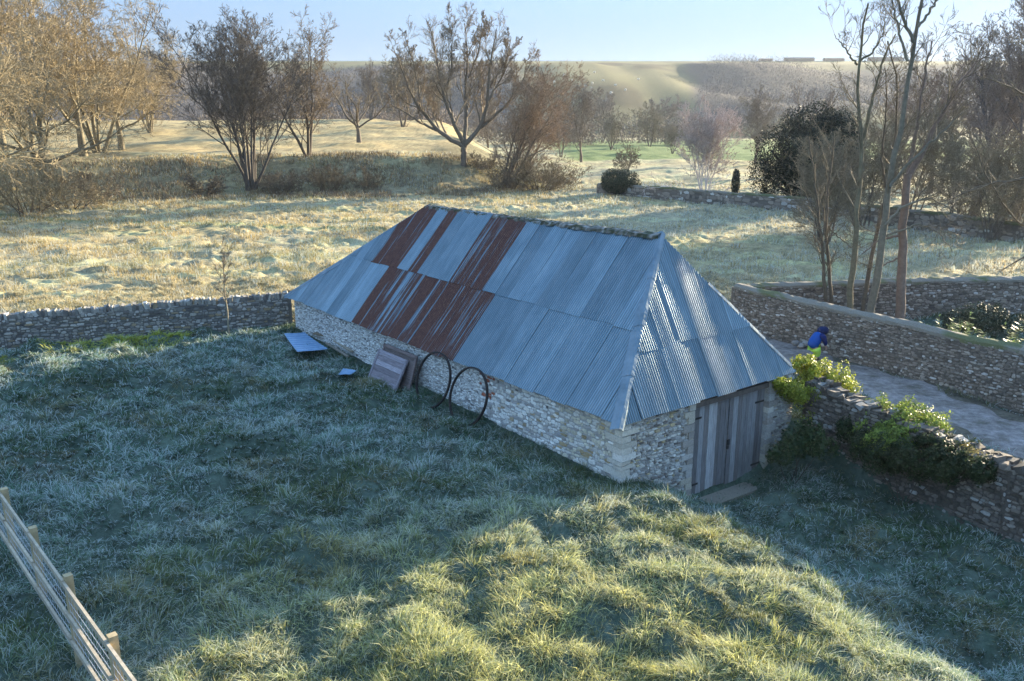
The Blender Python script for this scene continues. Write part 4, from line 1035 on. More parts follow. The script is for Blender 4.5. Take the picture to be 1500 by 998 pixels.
# ------------------------------------------------------------------ ivy on the yard wall
ivc0, ivc1 = (.13, .17, .02), (.36, .38, .05)
iz = tz1(8.9, 21.6)
def ivyp(px, py, Yv): return at(px, py, Yv)
def ivy(name, px, py, Yv, blobs, n, seed, label, c0=ivc0, c1=ivc1, size=.065):
    p = at(px, py, Yv); base = np.array([p[0], p[1], tz1(p[0], p[1])])
    bb = [(at(a_, b_, y_)[0]-base[0], at(a_, b_, y_)[1]-base[1], at(a_, b_, y_)[2]-base[2], *r_) for (a_, b_, y_, r_) in blobs]
    return leafy(name, base, bb, n, size, c0, c1, seed, label, 'ivy', 'leaf', .012, shell=.45, rough=.34)
ivy('ivy_clump', 1200, 590, 22.6, [(1196, 556, 22.9, (0.54, 0.64, 0.54)), (1222, 572, 22.7, (0.64, 0.64, 0.70)), (1178, 536, 23.1, (0.36, 0.51, 0.32)), (1170, 575, 22.3, (0.45, 0.45, 0.38)), (1150, 566, 22.0, (0.26, 0.32, 0.26)), (1140, 562, 21.9, (0.18, 0.20, 0.20)), (1235, 600, 22.2, (0.38, 0.51, 0.51)), (1215, 610, 22.4, (0.64, 0.51, 0.45))], 26000, 101, 'sunlit yellow-green ivy clump climbing the right corner of the barn roof')
ivy('ivy_clump', 1310, 640, 20.2, [(1275, 622, 21.2, (0.45, 0.64, 0.35)), (1296, 618, 20.9, (0.72, 0.80, 0.61)), (1335, 622, 20.3, (0.80, 0.80, 0.64)), (1360, 634, 19.9, (0.47, 0.64, 0.47)), (1320, 640, 20.1, (0.96, 0.64, 0.47))], 34000, 102, 'wide ivy mound on the middle of the low yard wall', c0=(.07, .11, .02), c1=(0.30, 0.36, 0.07))
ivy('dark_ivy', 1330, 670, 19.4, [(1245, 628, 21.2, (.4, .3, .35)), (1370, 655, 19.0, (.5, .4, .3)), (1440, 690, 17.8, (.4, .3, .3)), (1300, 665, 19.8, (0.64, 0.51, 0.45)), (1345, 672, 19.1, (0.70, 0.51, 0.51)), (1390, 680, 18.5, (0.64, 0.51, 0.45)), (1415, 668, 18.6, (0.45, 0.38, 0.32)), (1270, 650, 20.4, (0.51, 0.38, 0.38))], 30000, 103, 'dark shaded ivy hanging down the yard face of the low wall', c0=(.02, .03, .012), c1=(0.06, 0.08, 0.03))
ivy('ivy_clump', 1425, 664, 18.2, [(1418, 660, 18.4, (0.20, 0.26, 0.13)), (1435, 668, 18.2, (0.18, 0.26, 0.10))], 500, 104, 'small yellow sprig on the wall top at the right of the ivy', c0=(.2, .17, .05), c1=(0.41, 0.33, 0.13))
ivy('yard_shrub', 1165, 655, 20.9, [(1165, 650, 21.0, (0.45, 0.38, 0.38)), (1185, 640, 21.1, (0.45, 0.38, 0.45)), (1140, 668, 20.7, (0.38, 0.32, 0.26)), (1205, 655, 20.8, (0.45, 0.38, 0.32))], 3500, 105, 'dark low plant in the corner between barn door and yard wall', c0=(.03, .05, .02), c1=(.07, .10, .035), size=.09)
# laurel in the garden behind the tall wall
def laurel(px, py, Yv, n, seed, label, hh=1.2):
    p = at(px, py, Yv); base = (p[0], p[1], tz1(p[0], p[1])); rng = random.Random(seed)
    e = empty('laurel_bush', base, label, 'bush'); lv = MB(); stm = MB()
    for k_ in range(n):
        a_ = rng.uniform(0, 6.28); ln = rng.uniform(.1, .9); d = np.array([cos(a_)*ln, sin(a_)*ln, 1]); d /= np.linalg.norm(d); L = hh*rng.uniform(.6, 1.15)
        p0 = np.array(base)+[rng.uniform(-.4, .4), rng.uniform(-.3, .3), -.05]; stm.tube([p0, p0+d*L*.5, p0+d*L], [.015, .012, .006], 4, col=(.12, .13, .05))
        for q_ in range(16):
            t = rng.uniform(.35, 1.02); b_ = rng.uniform(0, 6.28); c_ = p0+d*L*t; o2_ = np.array([cos(b_), sin(b_), rng.uniform(-.1, .7)]); o2_ /= np.linalg.norm(o2_)
            s_ = np.cross(o2_, [0, 0, 1]); s_ /= np.linalg.norm(s_); l_ = rng.uniform(.14, .22); w_ = .032
            g = rng.uniform(.7, 1.2)
            lv.add([c_, c_+o2_*l_*.5+s_*w_, c_+o2_*l_, c_+o2_*l_*.5-s_*w_], [[0, 1, 2, 3]], c=np.array([.20, .26, .07])*g)
    lv.build('foliage', M['leaf'], e); stm.build('stem', M['bark'], e)
laurel(1400, 490, 29.5, 34, 111, 'glossy yellow-green laurel behind the tall drive wall', 1.5)
laurel(1450, 502, 28.3, 18, 112, 'lower green laurel right of the taller one behind the drive wall', 1.1)
laurel(1500, 480, 29.5, 12, 113, 'green shrub at the right edge of the garden behind the wall', 1.2)
laurel(1296, 476, 30.8, 8, 114, 'tiny grassy tuft peeping over the tall wall by the trunk', 1.0)
leafy('garden_heap', (gpos(1435, 32.2)), [(0, 0, .5, 1.0, .8, .55), (-.8, .2, .3, .7, .6, .4), (1.0, -.3, .3, .9, .7, .35)], 5000, .10, (.03, .04, .025), (.07, .085, .05), 115, 'dark low brushwood heap on the garden ground behind the laurels', 'brushwood', 'dleaf', .03)

# ------------------------------------------------------------------ tall bare stems in the garden, right
def traced(name, base_px, limbs, Yv, label, seed, style='multi', bark=(.13, .105, .075), group='tall bare trees in the walled garden', twig=(.17, .135, .09), dens=1.0):
    b0 = at(base_px[0], base_px[1], Yv); base = np.array([b0[0], b0[1], tz1(b0[0], b0[1])-.1]); rng = random.Random(seed); out = []; P = STY[style]
    for pts, w0, w1, kids in limbs:
        yy = Yv+rng.uniform(-.3, .3)
        q0 = np.array([at(a_, b_, yy+dy) for a_, b_, dy in [(p_[0], p_[1], (p_[2] if len(p_) > 2 else 0)) for p_ in pts]])-base
        if pts[0][1] >= base_px[1]-25: q0[0, 2] = -.2
        m_ = 18; s_ = np.concatenate([[0], np.cumsum(np.linalg.norm(q0[1:]-q0[:-1], axis=1))]); u = np.linspace(0, s_[-1], m_)
        q = np.stack([np.interp(u, s_, q0[:, k_]) for k_ in range(3)], -1)
        for _ in range(2): q[1:-1] = (q[:-2]+q[2:])/4+q[1:-1]/2
        q[1:-1] += np.array([[rng.gauss(0, .025) for _ in range(3)] for _ in range(m_-2)])
        mpx = Yv/F*.86; R = np.linspace(w0*mpx/2, w1*mpx/2, m_); out.append((q, R, 0))
        for c_ in range(int(kids*dens)):
            t = .3+.7*(c_+rng.random())/max(1, kids*dens); i0 = min(int(t*(m_-1)), m_-2); dd = q[i0+1]-q[i0]; dd /= np.linalg.norm(dd)
            a_ = np.cross(dd, [.3, .9, .2]); a_ /= np.linalg.norm(a_); b_ = np.cross(dd, a_); ph = rng.uniform(0, 6.28); ang = radians(rng.gauss(40, 8))
            nd = dd*cos(ang)+(a_*cos(ph)+b_*sin(ph))*sin(ang)+np.array([0, 0, .25])
            grow(rng, q[i0], nd, rng.uniform(.5, 1.7), min(R[i0]*.5, .03), 2, P, out)
    return mesh_tree(name, base, out, label, 'tree', group, bark=bark, twig=twig, minr=.006)
traced('tall_bare_tree', (1322, 470), [
    ([(1322, 474), (1322, 380), (1325, 290), (1330, 255)], 18, 12, 0),
    ([(1330, 262), (1362, 200), (1400, 130), (1430, 90), (1450, 80)], 11, 2, 16),
    ([(1330, 258), (1345, 180), (1352, 120), (1365, 60)], 8, 2, 12),
    ([(1325, 345), (1290, 350), (1262, 372)], 5, 1.5, 5), ([(1326, 375), (1300, 385), (1280, 400)], 4, 1, 4)], 32.6, 'thick reddish straight trunk nearest the right of the garden stems', 121, bark=(.19, .14, .11))
traced('tall_bare_tree', (1275, 465), [
    ([(1272, 462), (1285, 400), (1297, 330), (1303, 260), (1318, 190), (1332, 110), (1338, 60), (1352, 0), (1362, -50)], 15, 4, 14),
    ([(1338, 62), (1325, 30), (1308, -20)], 6, 3, 5), ([(1345, 40), (1370, 8), (1390, -30)], 5, 2, 5),
    ([(1330, 90), (1315, 45), (1306, 0)], 5, 2, 6),
    ([(1303, 275), (1330, 240), (1372, 200), (1410, 165)], 6, 2, 10),
    ([(1297, 330), (1322, 300), (1365, 290), (1400, 310)], 5, 1.5, 9),
    ([(1296, 345), (1320, 340), (1345, 325), (1380, 345), (1395, 370)], 4, 1, 7)], 32.0, 'tallest forked lichen-spotted stem reaching out of the top of the picture', 122, bark=(.17, .15, .11))
traced('tall_bare_tree', (1245, 455), [
    ([(1245, 455), (1250, 380), (1258, 300), (1262, 200), (1256, 100), (1262, 50), (1272, 5)], 12, 3, 14),
    ([(1262, 210), (1280, 140), (1292, 90), (1312, 50)], 7, 2, 10), ([(1256, 95), (1248, 85), (1236, 70), (1222, 50)], 4, 1, 5),
    ([(1258, 90), (1275, 80), (1292, 55), (1298, 25)], 4, 1.5, 6)], 32.8, 'slim upright stem with pruned forked top left of the tallest one', 123, bark=(.16, .14, .09))
traced('tall_bare_tree', (1262, 460), [
    ([(1262, 458), (1275, 380), (1300, 280), (1312, 200), (1318, 130), (1300, 60)], 9, 2, 12),
    ([(1300, 285), (1290, 220), (1300, 160), (1296, 100)], 5, 1.5, 8)], 33.4, 'thin paired stem close behind the slim upright one', 124)
traced('tall_bare_tree', (1218, 450), [
    ([(1218, 450), (1205, 380), (1197, 300), (1192, 240), (1185, 200)], 8, 2, 16), ([(1197, 310), (1180, 285), (1168, 270)], 3, 1, 5)], 33.2, 'dark slender left stem of the leaning pair by the wall corner', 125)
traced('tall_bare_tree', (1226, 452), [
    ([(1226, 452), (1214, 400), (1208, 330), (1215, 260), (1222, 200)], 8, 2, 16), ([(1209, 330), (1232, 350), (1250, 365)], 3, 1, 4)], 33.6, 'dark slender right stem of the leaning pair by the wall corner', 126)
# bough hanging in from the right, its trunk out of the frame
traced('overhanging_tree', (1600, 330), [
    ([(1605, 335), (1605, 250), (1612, 100), (1620, -80)], 30, 22, 0),
    ([(1605, 215), (1550, 250), (1500, 262), (1440, 270), (1400, 290), (1360, 300)], 8, 1.5, 22),
    ([(1605, 280), (1550, 330), (1500, 340), (1470, 300), (1440, 250), (1420, 190)], 6, 1, 20),
    ([(1607, 180), (1550, 170), (1490, 130), (1430, 110)], 7, 1, 20),
    ([(1605, 290), (1540, 350), (1470, 395), (1425, 420)], 5, 1, 14),
    ([(1610, 110), (1550, 95), (1490, 60)], 7, 1, 14)], 46, 'bare tree at the right edge with long drooping boughs over the field', 127, group=None)
rng = random.Random(131)
gw = 'leafless thicket trees beyond the right-hand walls'
th0 = mesh_tree('thicket_tree', gpos(1205, 57), stems(rng, 'fine', 7, 6.2, .07, (.05, .5), .5), 'twiggy greenish thicket tree in front of the big evergreen', 'tree', gw, twig=(.21, .17, .11), minr=.010, tw=(3, 2))
rng = random.Random(132)
th1 = mesh_tree('thicket_tree', gpos(1425, 74), stems(rng, 'multi', 3, 14.5, .26, (.0, .3), .8), 'tall grey bare tree near the right edge behind the field wall', 'tree', gw, twig=(.19, .15, .125), bark=(.13, .11, .10), minr=.013)
for src, px, Yv, sc, rz, lb in [(th1, 1478, 68, 1.0, 2.0, 'bare tree at the far right edge, left of two tall ones'), (th1, 1530, 78, 1.15, 3.3, 'bare tree mostly outside the right edge'),
        (th1, 1370, 96, .95, 4.2, 'grey bare tree behind the tallest garden stem'), (th0, 1262, 66, 1.1, 1.1, 'twiggy bush tree right of the big evergreen'),
        (th0, 1335, 72, 1.25, 2.3, 'purplish twiggy thicket between the garden stems'), (th0, 1400, 64, 1.0, 3.9, 'low thicket left of the right edge trees'), (th0, 1450, 58, .95, 5.0, 'low thicket in front of the right edge trees'),
        (th0, 1490, 60, 1.1, .5, 'rightmost low thicket by the field wall'), (th1, 1300, 120, .9, 5.5, 'distant bare tree right of the evergreen'), (th1, 1450, 115, 1.0, .9, 'distant bare tree between the right edge trees')]:
    copy_thing(src, gpos(px, Yv), rz, sc, lb, gw)
# sapling by the left wall
rng = random.Random(140); o_ = []
grow(rng, (0, 0, -.1), (-.06, 0, 1), 3.3, .045, 0, dict(lev=2, seg=[9, 6, 4], wob=[.04, .08, .1], trop=[.01, .1, .05], kids=[14, 4], start=[.3, .2], ang=[28, 30], len=[.3, .4], rad=[.35, .5], taper=.2), o_)
p_ = at(336, 485, 31.3); mesh_tree('sapling', (p_[0], p_[1], tz1(p_[0], p_[1])), o_, 'thin pale sapling growing in front of the left garden wall', 'tree', None, split=1, bark=(.26, .22, .15), twig=(.22, .18, .12), minr=.008)
# ------------------------------------------------------------------ far wood and hedges on the downs
def farwood(name, x, y, h, wd, col, n_t, seed, label, cat):
    R = np.random.RandomState(seed); n_ = len(x); z = tz(x, y); Vs = []; Cs = []
    for k_ in range(n_t):
        th = R.rand(n_)*6.28; rr = np.sqrt(R.rand(n_))*wd; hh = h*(.15+.85*R.rand(n_))*(1-.35*(rr/wd)**2)
        c_ = np.stack([x+np.cos(th)*rr, y+np.sin(th)*rr, z+hh], -1)
        d = R.normal(size=(n_, 3))*np.array([.7, .7, 1.2]); d /= np.linalg.norm(d, axis=1)[:, None]; s_ = np.cross(d, R.normal(size=(n_, 3))); s_ /= np.linalg.norm(s_, axis=1)[:, None]
        l_ = (h*R.uniform(.08, .20, n_))[:, None]
        Vs.append(np.stack([c_-d*l_*.8, c_+s_*l_*.16, c_+d*l_*.8], 1).reshape(-1, 3)); Cs.append(np.repeat(np.array(col)*R.uniform(.82, 1.2, (n_, 1)), 3, 0))
    V = np.concatenate(Vs); C = np.concatenate(Cs)
    o = mk(name, V, None, np.arange(len(V)).reshape(-1, 3), M['twig'], None, C); return tag(o, label, cat, kind='stuff')
R = np.random.RandomState(5)
# wooded slope: left and right of the open down
x = R.uniform(-420, 600, 17000); y = R.uniform(430, 930, 17000)
ratio = x/y
keep = ((ratio < -.0+.06*(fbm(y/80, x/200, 3, 2)-.5)) & (ratio > -.42) & (y > 440) & (y < 745) & (fbm(x/70, y/70, 9, 2) > .22)) | ((ratio > .20+.05*fbm(y/60, y/50, 4, 2)) & (y > 470) & (y < 740))
x, y = x[keep], y[keep]; farwood('hillside_wood', x, y, 6+3*R.rand(len(x)), 8, (.105, .092, .09), 34, 6, 'leafless wood covering the hillside behind', 'wood')
x = R.uniform(-300, 300, 1300); y = 425+30*fbm(x/50, x*0, 5, 2)+R.uniform(-10, 10, 1300); keep = (x/y > -.35)
x, y = x[keep], y[keep]; farwood('valley_hedge', x, y, 6+4*R.rand(len(x)), 5, (.15, .12, .09), 30, 7, 'long dark hedge line at the foot of the hill', 'hedge')
x = np.concatenate([R.normal(165, 16, 90), R.normal(120, 10, 50), R.normal(205, 14, 60)]); y = np.concatenate([R.normal(735, 12, 90), R.normal(640, 10, 50), R.normal(800, 8, 60)]); farwood('hillside_scrub', x, y, 2.2+1.5*R.rand(200), 4, (.10, .085, .06), 26, 12, 'dark gorse scrub patches on the open down', 'scrub')
x = R.uniform(-90, 60, 500); y = 262+R.uniform(-8, 8, 500); farwood('valley_thicket', x, y, 5+3*R.rand(500), 4, (.17, .13, .10), 34, 8, 'bare scrub line in the valley bottom', 'hedge')
x = R.uniform(-600, 760, 1500); y = 958+R.uniform(-2, 2, 1500)+0*x; farwood('skyline_hedge', x, y, 2.2+1.0*R.rand(1500), 2.5, (.045, .055, .035), 24, 9, 'thin dark hedge along the skyline', 'hedge')
fg = 'round hill bushes'
rng = random.Random(150)
hb_ = mesh_tree('hill_tree', (45, 452, tz1(45, 452)), stems(rng, 'fine', 5, 16, .3, (.1, .5), 1), 'large pale round tree on the lower hill, left of two', 'tree', fg, twig=(.24, .20, .16), minr=.07)
copy_thing(hb_, (82, 470, tz1(82, 470)), 2, .9, 'pale round tree on the lower hill, right of two', fg)
# farm buildings on the skyline
for (xx, wdt, hh, lb) in [(272, 12, 3, 'small dark farm building on the skyline, leftmost of four'), (308, 30, 4, 'long dark barn roof on the skyline left of the spreading tree crown'), (345, 20, 3.5, 'dark farm shed on the skyline behind the spreading tree crown'), (400, 34, 4.5, 'dark low farm roof on the skyline at the right')]:
    zz = tz1(xx, 962); e = empty('farm_building', (xx, 962, zz), lb, 'building', 'farm buildings on the skyline')
    w_ = MB(); w_.box((xx, 962, zz+hh*.28), (wdt/2, 0, 0), (0, 5, 0), (0, 0, hh*.30), col=(.14, .12, .11)); w_.build('wall', M['rub'], e)
    f_ = MB(); a_ = wdt/2+.5; f_.add([(xx-a_, 956.4, zz+hh*.56), (xx+a_, 956.4, zz+hh*.56), (xx+a_, 962, zz+hh), (xx-a_, 962, zz+hh), (xx+a_, 967.6, zz+hh*.56), (xx-a_, 967.6, zz+hh*.56)], [[0, 1, 2, 3], [3, 2, 4, 5]], [[0, 3, 5], [1, 4, 2]], c=(.07, .06, .06)); f_.build('roof', M['rub'], e)
# sheep
rng = random.Random(160); sheep0 = None
def make_sheep():
    e = empty('sheep', (0, 0, 0), 'x', 'sheep', 'sheep grazing on the hillside')
    vs = [(0, 0, .62), (.28, 0, .66), (.5, 0, .60), (-.3, 0, .66), (-.5, 0, .58), (.66, 0, .62), (.82, 0, .42), (.4, .13, .32), (.4, .13, .0), (.4, -.13, .32), (.4, -.13, 0), (-.4, .13, .32), (-.4, .13, 0), (-.4, -.13, .32), (-.4, -.13, 0)]
    ed = [(0, 1), (1, 2), (0, 3), (3, 4), (2, 5), (5, 6), (2, 7), (7, 8), (2, 9), (9, 10), (4, 11), (11, 12), (4, 13), (13, 14)]
    rd = [.30, .31, .26, .31, .24, .13, .08, .08, .045, .08, .045, .09, .045, .09, .045]
    o = skin('body', vs, ed, rd, (.62, .58, .50), e); return e
def skin(name, vs, ed, rd, col, parent, mat='cloth', sub=1, root=0):
    me = bpy.data.meshes.new(name); me.from_pydata([tuple(map(float, v_)) for v_ in vs], ed, [])
    o = bpy.data.objects.new(name, me); COL.objects.link(o)
    m1_ = o.modifiers.new('skin', 'SKIN'); m2_ = o.modifiers.new('sub', 'SUBSURF'); m2_.levels = sub; m2_.render_levels = sub
    for k_, r_ in enumerate(rd): me.skin_vertices[0].data[k_].radius = (r_, r_) if not isinstance(r_, tuple) else r_
    me.skin_vertices[0].data[root].use_root = True
    dg = bpy.context.evaluated_depsgraph_get(); ev_ = o.evaluated_get(dg); nm = bpy.data.meshes.new_from_object(ev_)
    bpy.data.objects.remove(o)
    V = np.zeros(len(nm.vertices)*3); nm.vertices.foreach_get('co', V)
    at2 = nm.color_attributes.new('Col', 'FLOAT_COLOR', 'POINT'); c_ = np.tile([*col, 1.0], len(nm.vertices)).astype(np.float32); at2.data.foreach_set('color', c_)
    for p in nm.polygons: p.use_smooth = True
    nm.materials.clear(); nm.materials.append(M[mat])
    o = bpy.data.objects.new(name, nm); COL.objects.link(o); o.parent = parent; nm.name = name
    return o
sh = make_sheep()
spots = [(812, 122), (826, 112), (846, 134), (858, 128), (868, 124), (884, 120), (902, 127), (916, 134), (838, 120), (871, 108), (866, 131), (895, 138), (935, 118)]
for k_, (px, py) in enumerate(spots):
    d = ray(px, py); t = np.linspace(300, 1100, 4000); PP = np.array([0, 0, CZ])[None]+d[None]*t[:, None]; zz = tz(PP[:, 0], PP[:, 1]); hit = np.argmax(PP[:, 2] < zz); q_ = PP[hit] if hit > 0 else PP[2000]
    s_ = sh if k_ == 0 else copy_thing(sh, q_, 0, 1.6, '')
    s_.location = (q_[0], q_[1], tz1(q_[0], q_[1])); s_.rotation_euler = (0, 0, rng.uniform(0, 6)); s_.scale = (1.6,)*3
    s_['label'] = 'white sheep grazing on the open hillside with others'
# ------------------------------------------------------------------ things leaning and lying by the barn
def gp(px, py, dz=0.0):                       # where that pixel meets the ground near the barn
    z = 0.0
    for _ in range(8):
        d = ray(px, py); t = (z-CZ)/d[2]; p = np.array([0, 0, CZ])+d*t; z = float(base_z(p[0], p[1]))
    return np.array([p[0], p[1], z+dz])
def ring(px, s_along, label, diam, out_, tiltv):
    base = NEAR*[1, 1, 0]+UA*s_along-UB*out_; base[2] = float(base_z(base[0], base[1]))-.02
    e = empty('iron_tyre', base, label, 'iron ring', 'rusty iron cart tyres leaning on the barn')
    lean = np.array(UB)*sin(tiltv)+Z3*cos(tiltv); R = diam/2; c_ = base+lean*R; nn_ = 56; Vs = []
    ax = np.cross(UA, lean)
    for k_ in range(nn_):
        a_ = 2*pi*k_/nn_; rd_ = UA*cos(a_)+lean*sin(a_)
        for dr, da in ((-.020, -.034), (.020, -.034), (.020, .034), (-.020, .034)): Vs.append(c_+rd_*(R+dr)+ax*da)
    Q = []
    for k_ in range(nn_):
        for j in range(4): Q.append([k_*4+j, ((k_+1) % nn_)*4+j, ((k_+1) % nn_)*4+(j+1) % 4, k_*4+(j+1) % 4])
    mb = MB(); mb.add(Vs, Q, c=(.030, .024, .022)); mb.build('band', M['iron'], e, smooth=False)
ring(640, 7.2, 'farther iron cart tyre leaning on the barn wall next to the old doors', 1.62, .62, .33)
ring(693, 5.45, 'nearer iron cart tyre leaning on the barn wall beside the brick patch', 1.62, .62, .33)
# two old doors leaning on the wall
def old_door(s_along, out_, wd_, ht_, label, cols, seed, tiltv, rot=.0, z_=0.0):
    rng = random.Random(seed); base = NEAR*[1, 1, 0]+UA*s_along-UB*out_; base[2] = float(base_z(base[0], base[1]))+z_
    e = empty('old_door', base, label, 'door', 'old wooden doors leaning on the barn')
    du = UA*cos(rot)+UB*sin(rot); nb2 = UB*cos(rot)-UA*sin(rot); dv = nb2*sin(tiltv)+Z3*cos(tiltv); dn = -(nb2*cos(tiltv)-Z3*sin(tiltv))
    mb = MB(); uvs = []
    nb3 = 6; hh = ht_/nb3
    for k_ in range(nb3):
        cc = base+dv*(hh*(k_+.5)); mb.box(cc, du*wd_/2, dn*.014, dv*(hh/2-.004), col=np.array(rng.choice(cols))*rng.uniform(.8, 1.2))
        r0 = rng.uniform(0, 9)
        for vv in mb.V[-1]: uvs.append((float(np.dot(vv-base, dv))+r0, float(np.dot(vv-base, du))+r0))
    mb.build('boards', M['wood'], e, uv=np.array(uvs))
    fr = MB(); uvs = []
    for (a_, b_) in (((-wd_/2+.05, 0), (-wd_/2+.05, ht_)), ((wd_/2-.05, 0), (wd_/2-.05, ht_)), ((-wd_/2, ht_-.05), (wd_/2, ht_-.05)), ((-wd_/2, .05), (wd_/2, .05))):
        p0 = base+du*a_[0]+dv*a_[1]+dn*.026; p1 = base+du*b_[0]+dv*b_[1]+dn*.026; fr.bar(p0, p1, .09, .022, up=dn, col=np.array(cols[0])*rng.uniform(.8, 1.1))
        for vv in fr.V[-1]: uvs.append((float(np.dot(vv-base, dv)), float(np.dot(vv-base, du))))
    fr.build('frame', M['wood'], e, uv=np.array(uvs))
old_door(9.75, .62, 1.75, 1.0, 'silvery framed old door lying on its long side against the barn wall', [(.27, .24, .26), (.32, .29, .31), (.22, .19, .20)], 3, .48)
old_door(9.55, .34, 2.0, 1.12, 'brown broken-topped old door behind the silvery one', [(.17, .13, .12), (.14, .11, .10), (.20, .15, .13)], 4, .30, z_=.0)
# blue-grey corrugated sheet on the grass
def tin_sheet(p4, label, seed, curl=.12, name='tin_sheet', mat='skytin'):
    e = empty(name, np.mean(p4, 0), label, 'metal sheet', None); p4 = [np.array(p) for p in p4]; nu, nv = 64, 8; Vs = []; uvs = []
    for j in range(nv+1):
        for i_ in range(nu+1):
            u = i_/nu; v = j/nv; p = (p4[0]*(1-u)+p4[1]*u)*(1-v)+(p4[3]*(1-u)+p4[2]*u)*v
            Vs.append(p+Z3*(.05+.012*cos(u*2*pi*9)+curl*(u-.5)**2+.04*sin(v*3+seed))); uvs.append((u*.7+seed, v*2))
    ii = (np.arange(nv)[:, None]*(nu+1)+np.arange(nu)[None, :]).ravel(); k_ = nu+1
    mb = MB(); mb.add(Vs, np.stack([ii, ii+1, ii+1+k_, ii+k_], -1), c=(-.4, 1.0, 0)); o = mb.build('sheet', M[mat], e, smooth=True, uv=np.array(uvs)); return e
tin_sheet([gp(437, 527, .15), gp(417, 501, .19), gp(447, 497, .22), gp(482, 520, .17)], 'pale blue corrugated sheet lying on the grass at the far barn corner', 2)
tin_sheet([gp(495, 554, .08), gp(503, 545, .1), gp(522, 552, .1), gp(512, 557, .08)], 'small scrap of blue metal half sunk in the grass', 5, .02, 'metal_scrap')
def plank(p, q, wd_, th_, label, col, z_=.12):
    p = gp(*p, z_); q = gp(*q, z_); mb = MB(); mb.bar(p, q, wd_, th_, col=col); o = mb.build('plank', M['rail'], None); tag(o, label, 'plank', 'loose planks by the barn wall'); return o
plank((483, 503), (516, 524), .10, .05, 'pale long plank lying along the barn foot, upper one', (.33, .29, .22), .22)
plank((478, 508), (510, 528), .08, .05, 'grey plank lying lower of the two beside the pale one', (.24, .21, .17), .14)
plank((462, 497), (489, 503), .22, .06, 'short wide brown board at the corner of the blue sheet', (.20, .16, .11), .24)
# stump and stones
def lump(name, p, r, col, label, cat, seed, sq=.7, mat='stone'):
    R = np.random.RandomState(seed); n1, n2 = 10, 7; Vs = []
    for j in range(n2+1):
        for i_ in range(n1):
            a_ = 2*pi*i_/n1; b_ = pi*j/n2-pi/2; k_ = r*(1+R.uniform(-.14, .14)); Vs.append(np.array(p)+[cos(a_)*cos(b_)*k_, sin(a_)*cos(b_)*k_*.85, sin(b_)*k_*sq])
    Q = [[j*n1+i_, j*n1+(i_+1) % n1, (j+1)*n1+(i_+1) % n1, (j+1)*n1+i_] for j in range(n2) for i_ in range(n1)]
    mb = MB(); mb.add(Vs, Q, c=col); o = mb.build(name, M[mat], None); tag(o, label, cat); return o
lump('pale_stone', gp(1293, 715, .10), .10, (.6, .6, .58), 'single small white stone on the grass of the door yard', 'stone', 3)
mb = MB(); p0 = gp(148, 494); mb.tube([p0-Z3*.2, p0+Z3*.2, p0+Z3*.42], [.13, .12, .11], 9, col=(.30, .17, .08), cap=True); o = mb.build('tree_stump', M['rub'], None); tag(o, 'short orange-brown cut stump at the foot of the left wall', 'stump')
rng = random.Random(171)
# fallen stones at the foot of the yard wall, a heap
for k_, (px, py, r_) in enumerate([(1243, 640, .12), (1262, 652, .1), (1282, 664, .13), (1300, 676, .11), (1320, 690, .12), (1345, 702, .14), (1370, 716, .12), (1395, 728, .15), (1428, 742, .14), (1460, 735, .17), (1485, 748, .16), (1450, 755, .12), (1230, 652, .1), (1215, 648, .11), (1255, 668, .09), (1410, 722, .12)]):
    o = lump('fallen_stone', gp(px, py, .06), r_, np.array([.24, .21, .18])*rng.uniform(.7, 1.3), 'fallen grey rubble stone at the foot of the low yard wall', 'stone', 200+k_); o['group'] = 'fallen stones along the yard wall'
for k_, (px, py, r_) in enumerate([(1172, 512, .16), (1180, 508, .14), (1188, 514, .15), (1165, 506, .15), (1176, 503, .12)]):
    o = lump('rubble_stone', at(px, py, 30.6)*[1, 1, 0]+Z3*(.05+.1*(k_ % 2)), r_, np.array([.32, .30, .28])*rng.uniform(.7, 1.2), 'grey stone of the small heap behind the crouching person', 'stone', 230+k_); o['group'] = 'small stone heap by the drive'

# ------------------------------------------------------------------ post and rail fence, bottom left
e = empty('rail_fence', gp(97, 930), 'timber post and rail fence with wire mesh crossing the lower left corner', 'fence')
FZ = 9.9
def fpt(px, py, yv): return at(px, py, yv)
# line of the fence on the ground, found from its post tops
zt = 1.45
def topat(px, py): d = ray(px, py); t = (zt-CZ)/d[2]; return np.array([0, 0, CZ])+d*t
A_ = topat(99, 842); B_ = topat(164, 930); fd = (B_-A_); fd[2] = 0; gap = np.linalg.norm(fd); fd /= gap; side = np.array([fd[1], -fd[0], 0])
if side[1] > 0: side = -side
rng = random.Random(180)
posts = [A_+fd*gap*k_ for k_ in range(-6, 4)]
for k_, p in enumerate(posts):
    zb_ = float(base_z(p[0], p[1]))-.3; mb = MB(); h = .06
    mb.box((p[0], p[1], (zt+zb_)/2), fd*h, side*h, Z3*(zt-zb_)/2, col=np.array([.42, .33, .19])*rng.uniform(.85, 1.1))
    mb.V[-1][4:] += Z3*.0; mb.V[-1][[4, 5]] += Z3*.0
    mb.build('post', M['rail'], e)
for zr in (1.33, .76, .30):
    for k_ in range(len(posts)-1):
        p = posts[k_]*[1, 1, 0]+side*.078+Z3*(zr+rng.uniform(-.012, .012)); q = posts[k_+1]*[1, 1, 0]+side*.078+Z3*(zr+rng.uniform(-.012, .012))
        mb = MB(); mb.bar(p+fd*.004, q-fd*.004, .042, .09, col=np.array([.40, .34, .25])*rng.uniform(.85, 1.1)); mb.build('rail', M['rail'], e)
wm = MB(); pa = posts[0]*[1, 1, 0]+side*.052; pb = posts[-1]*[1, 1, 0]+side*.052; Lf = np.linalg.norm(pb-pa)
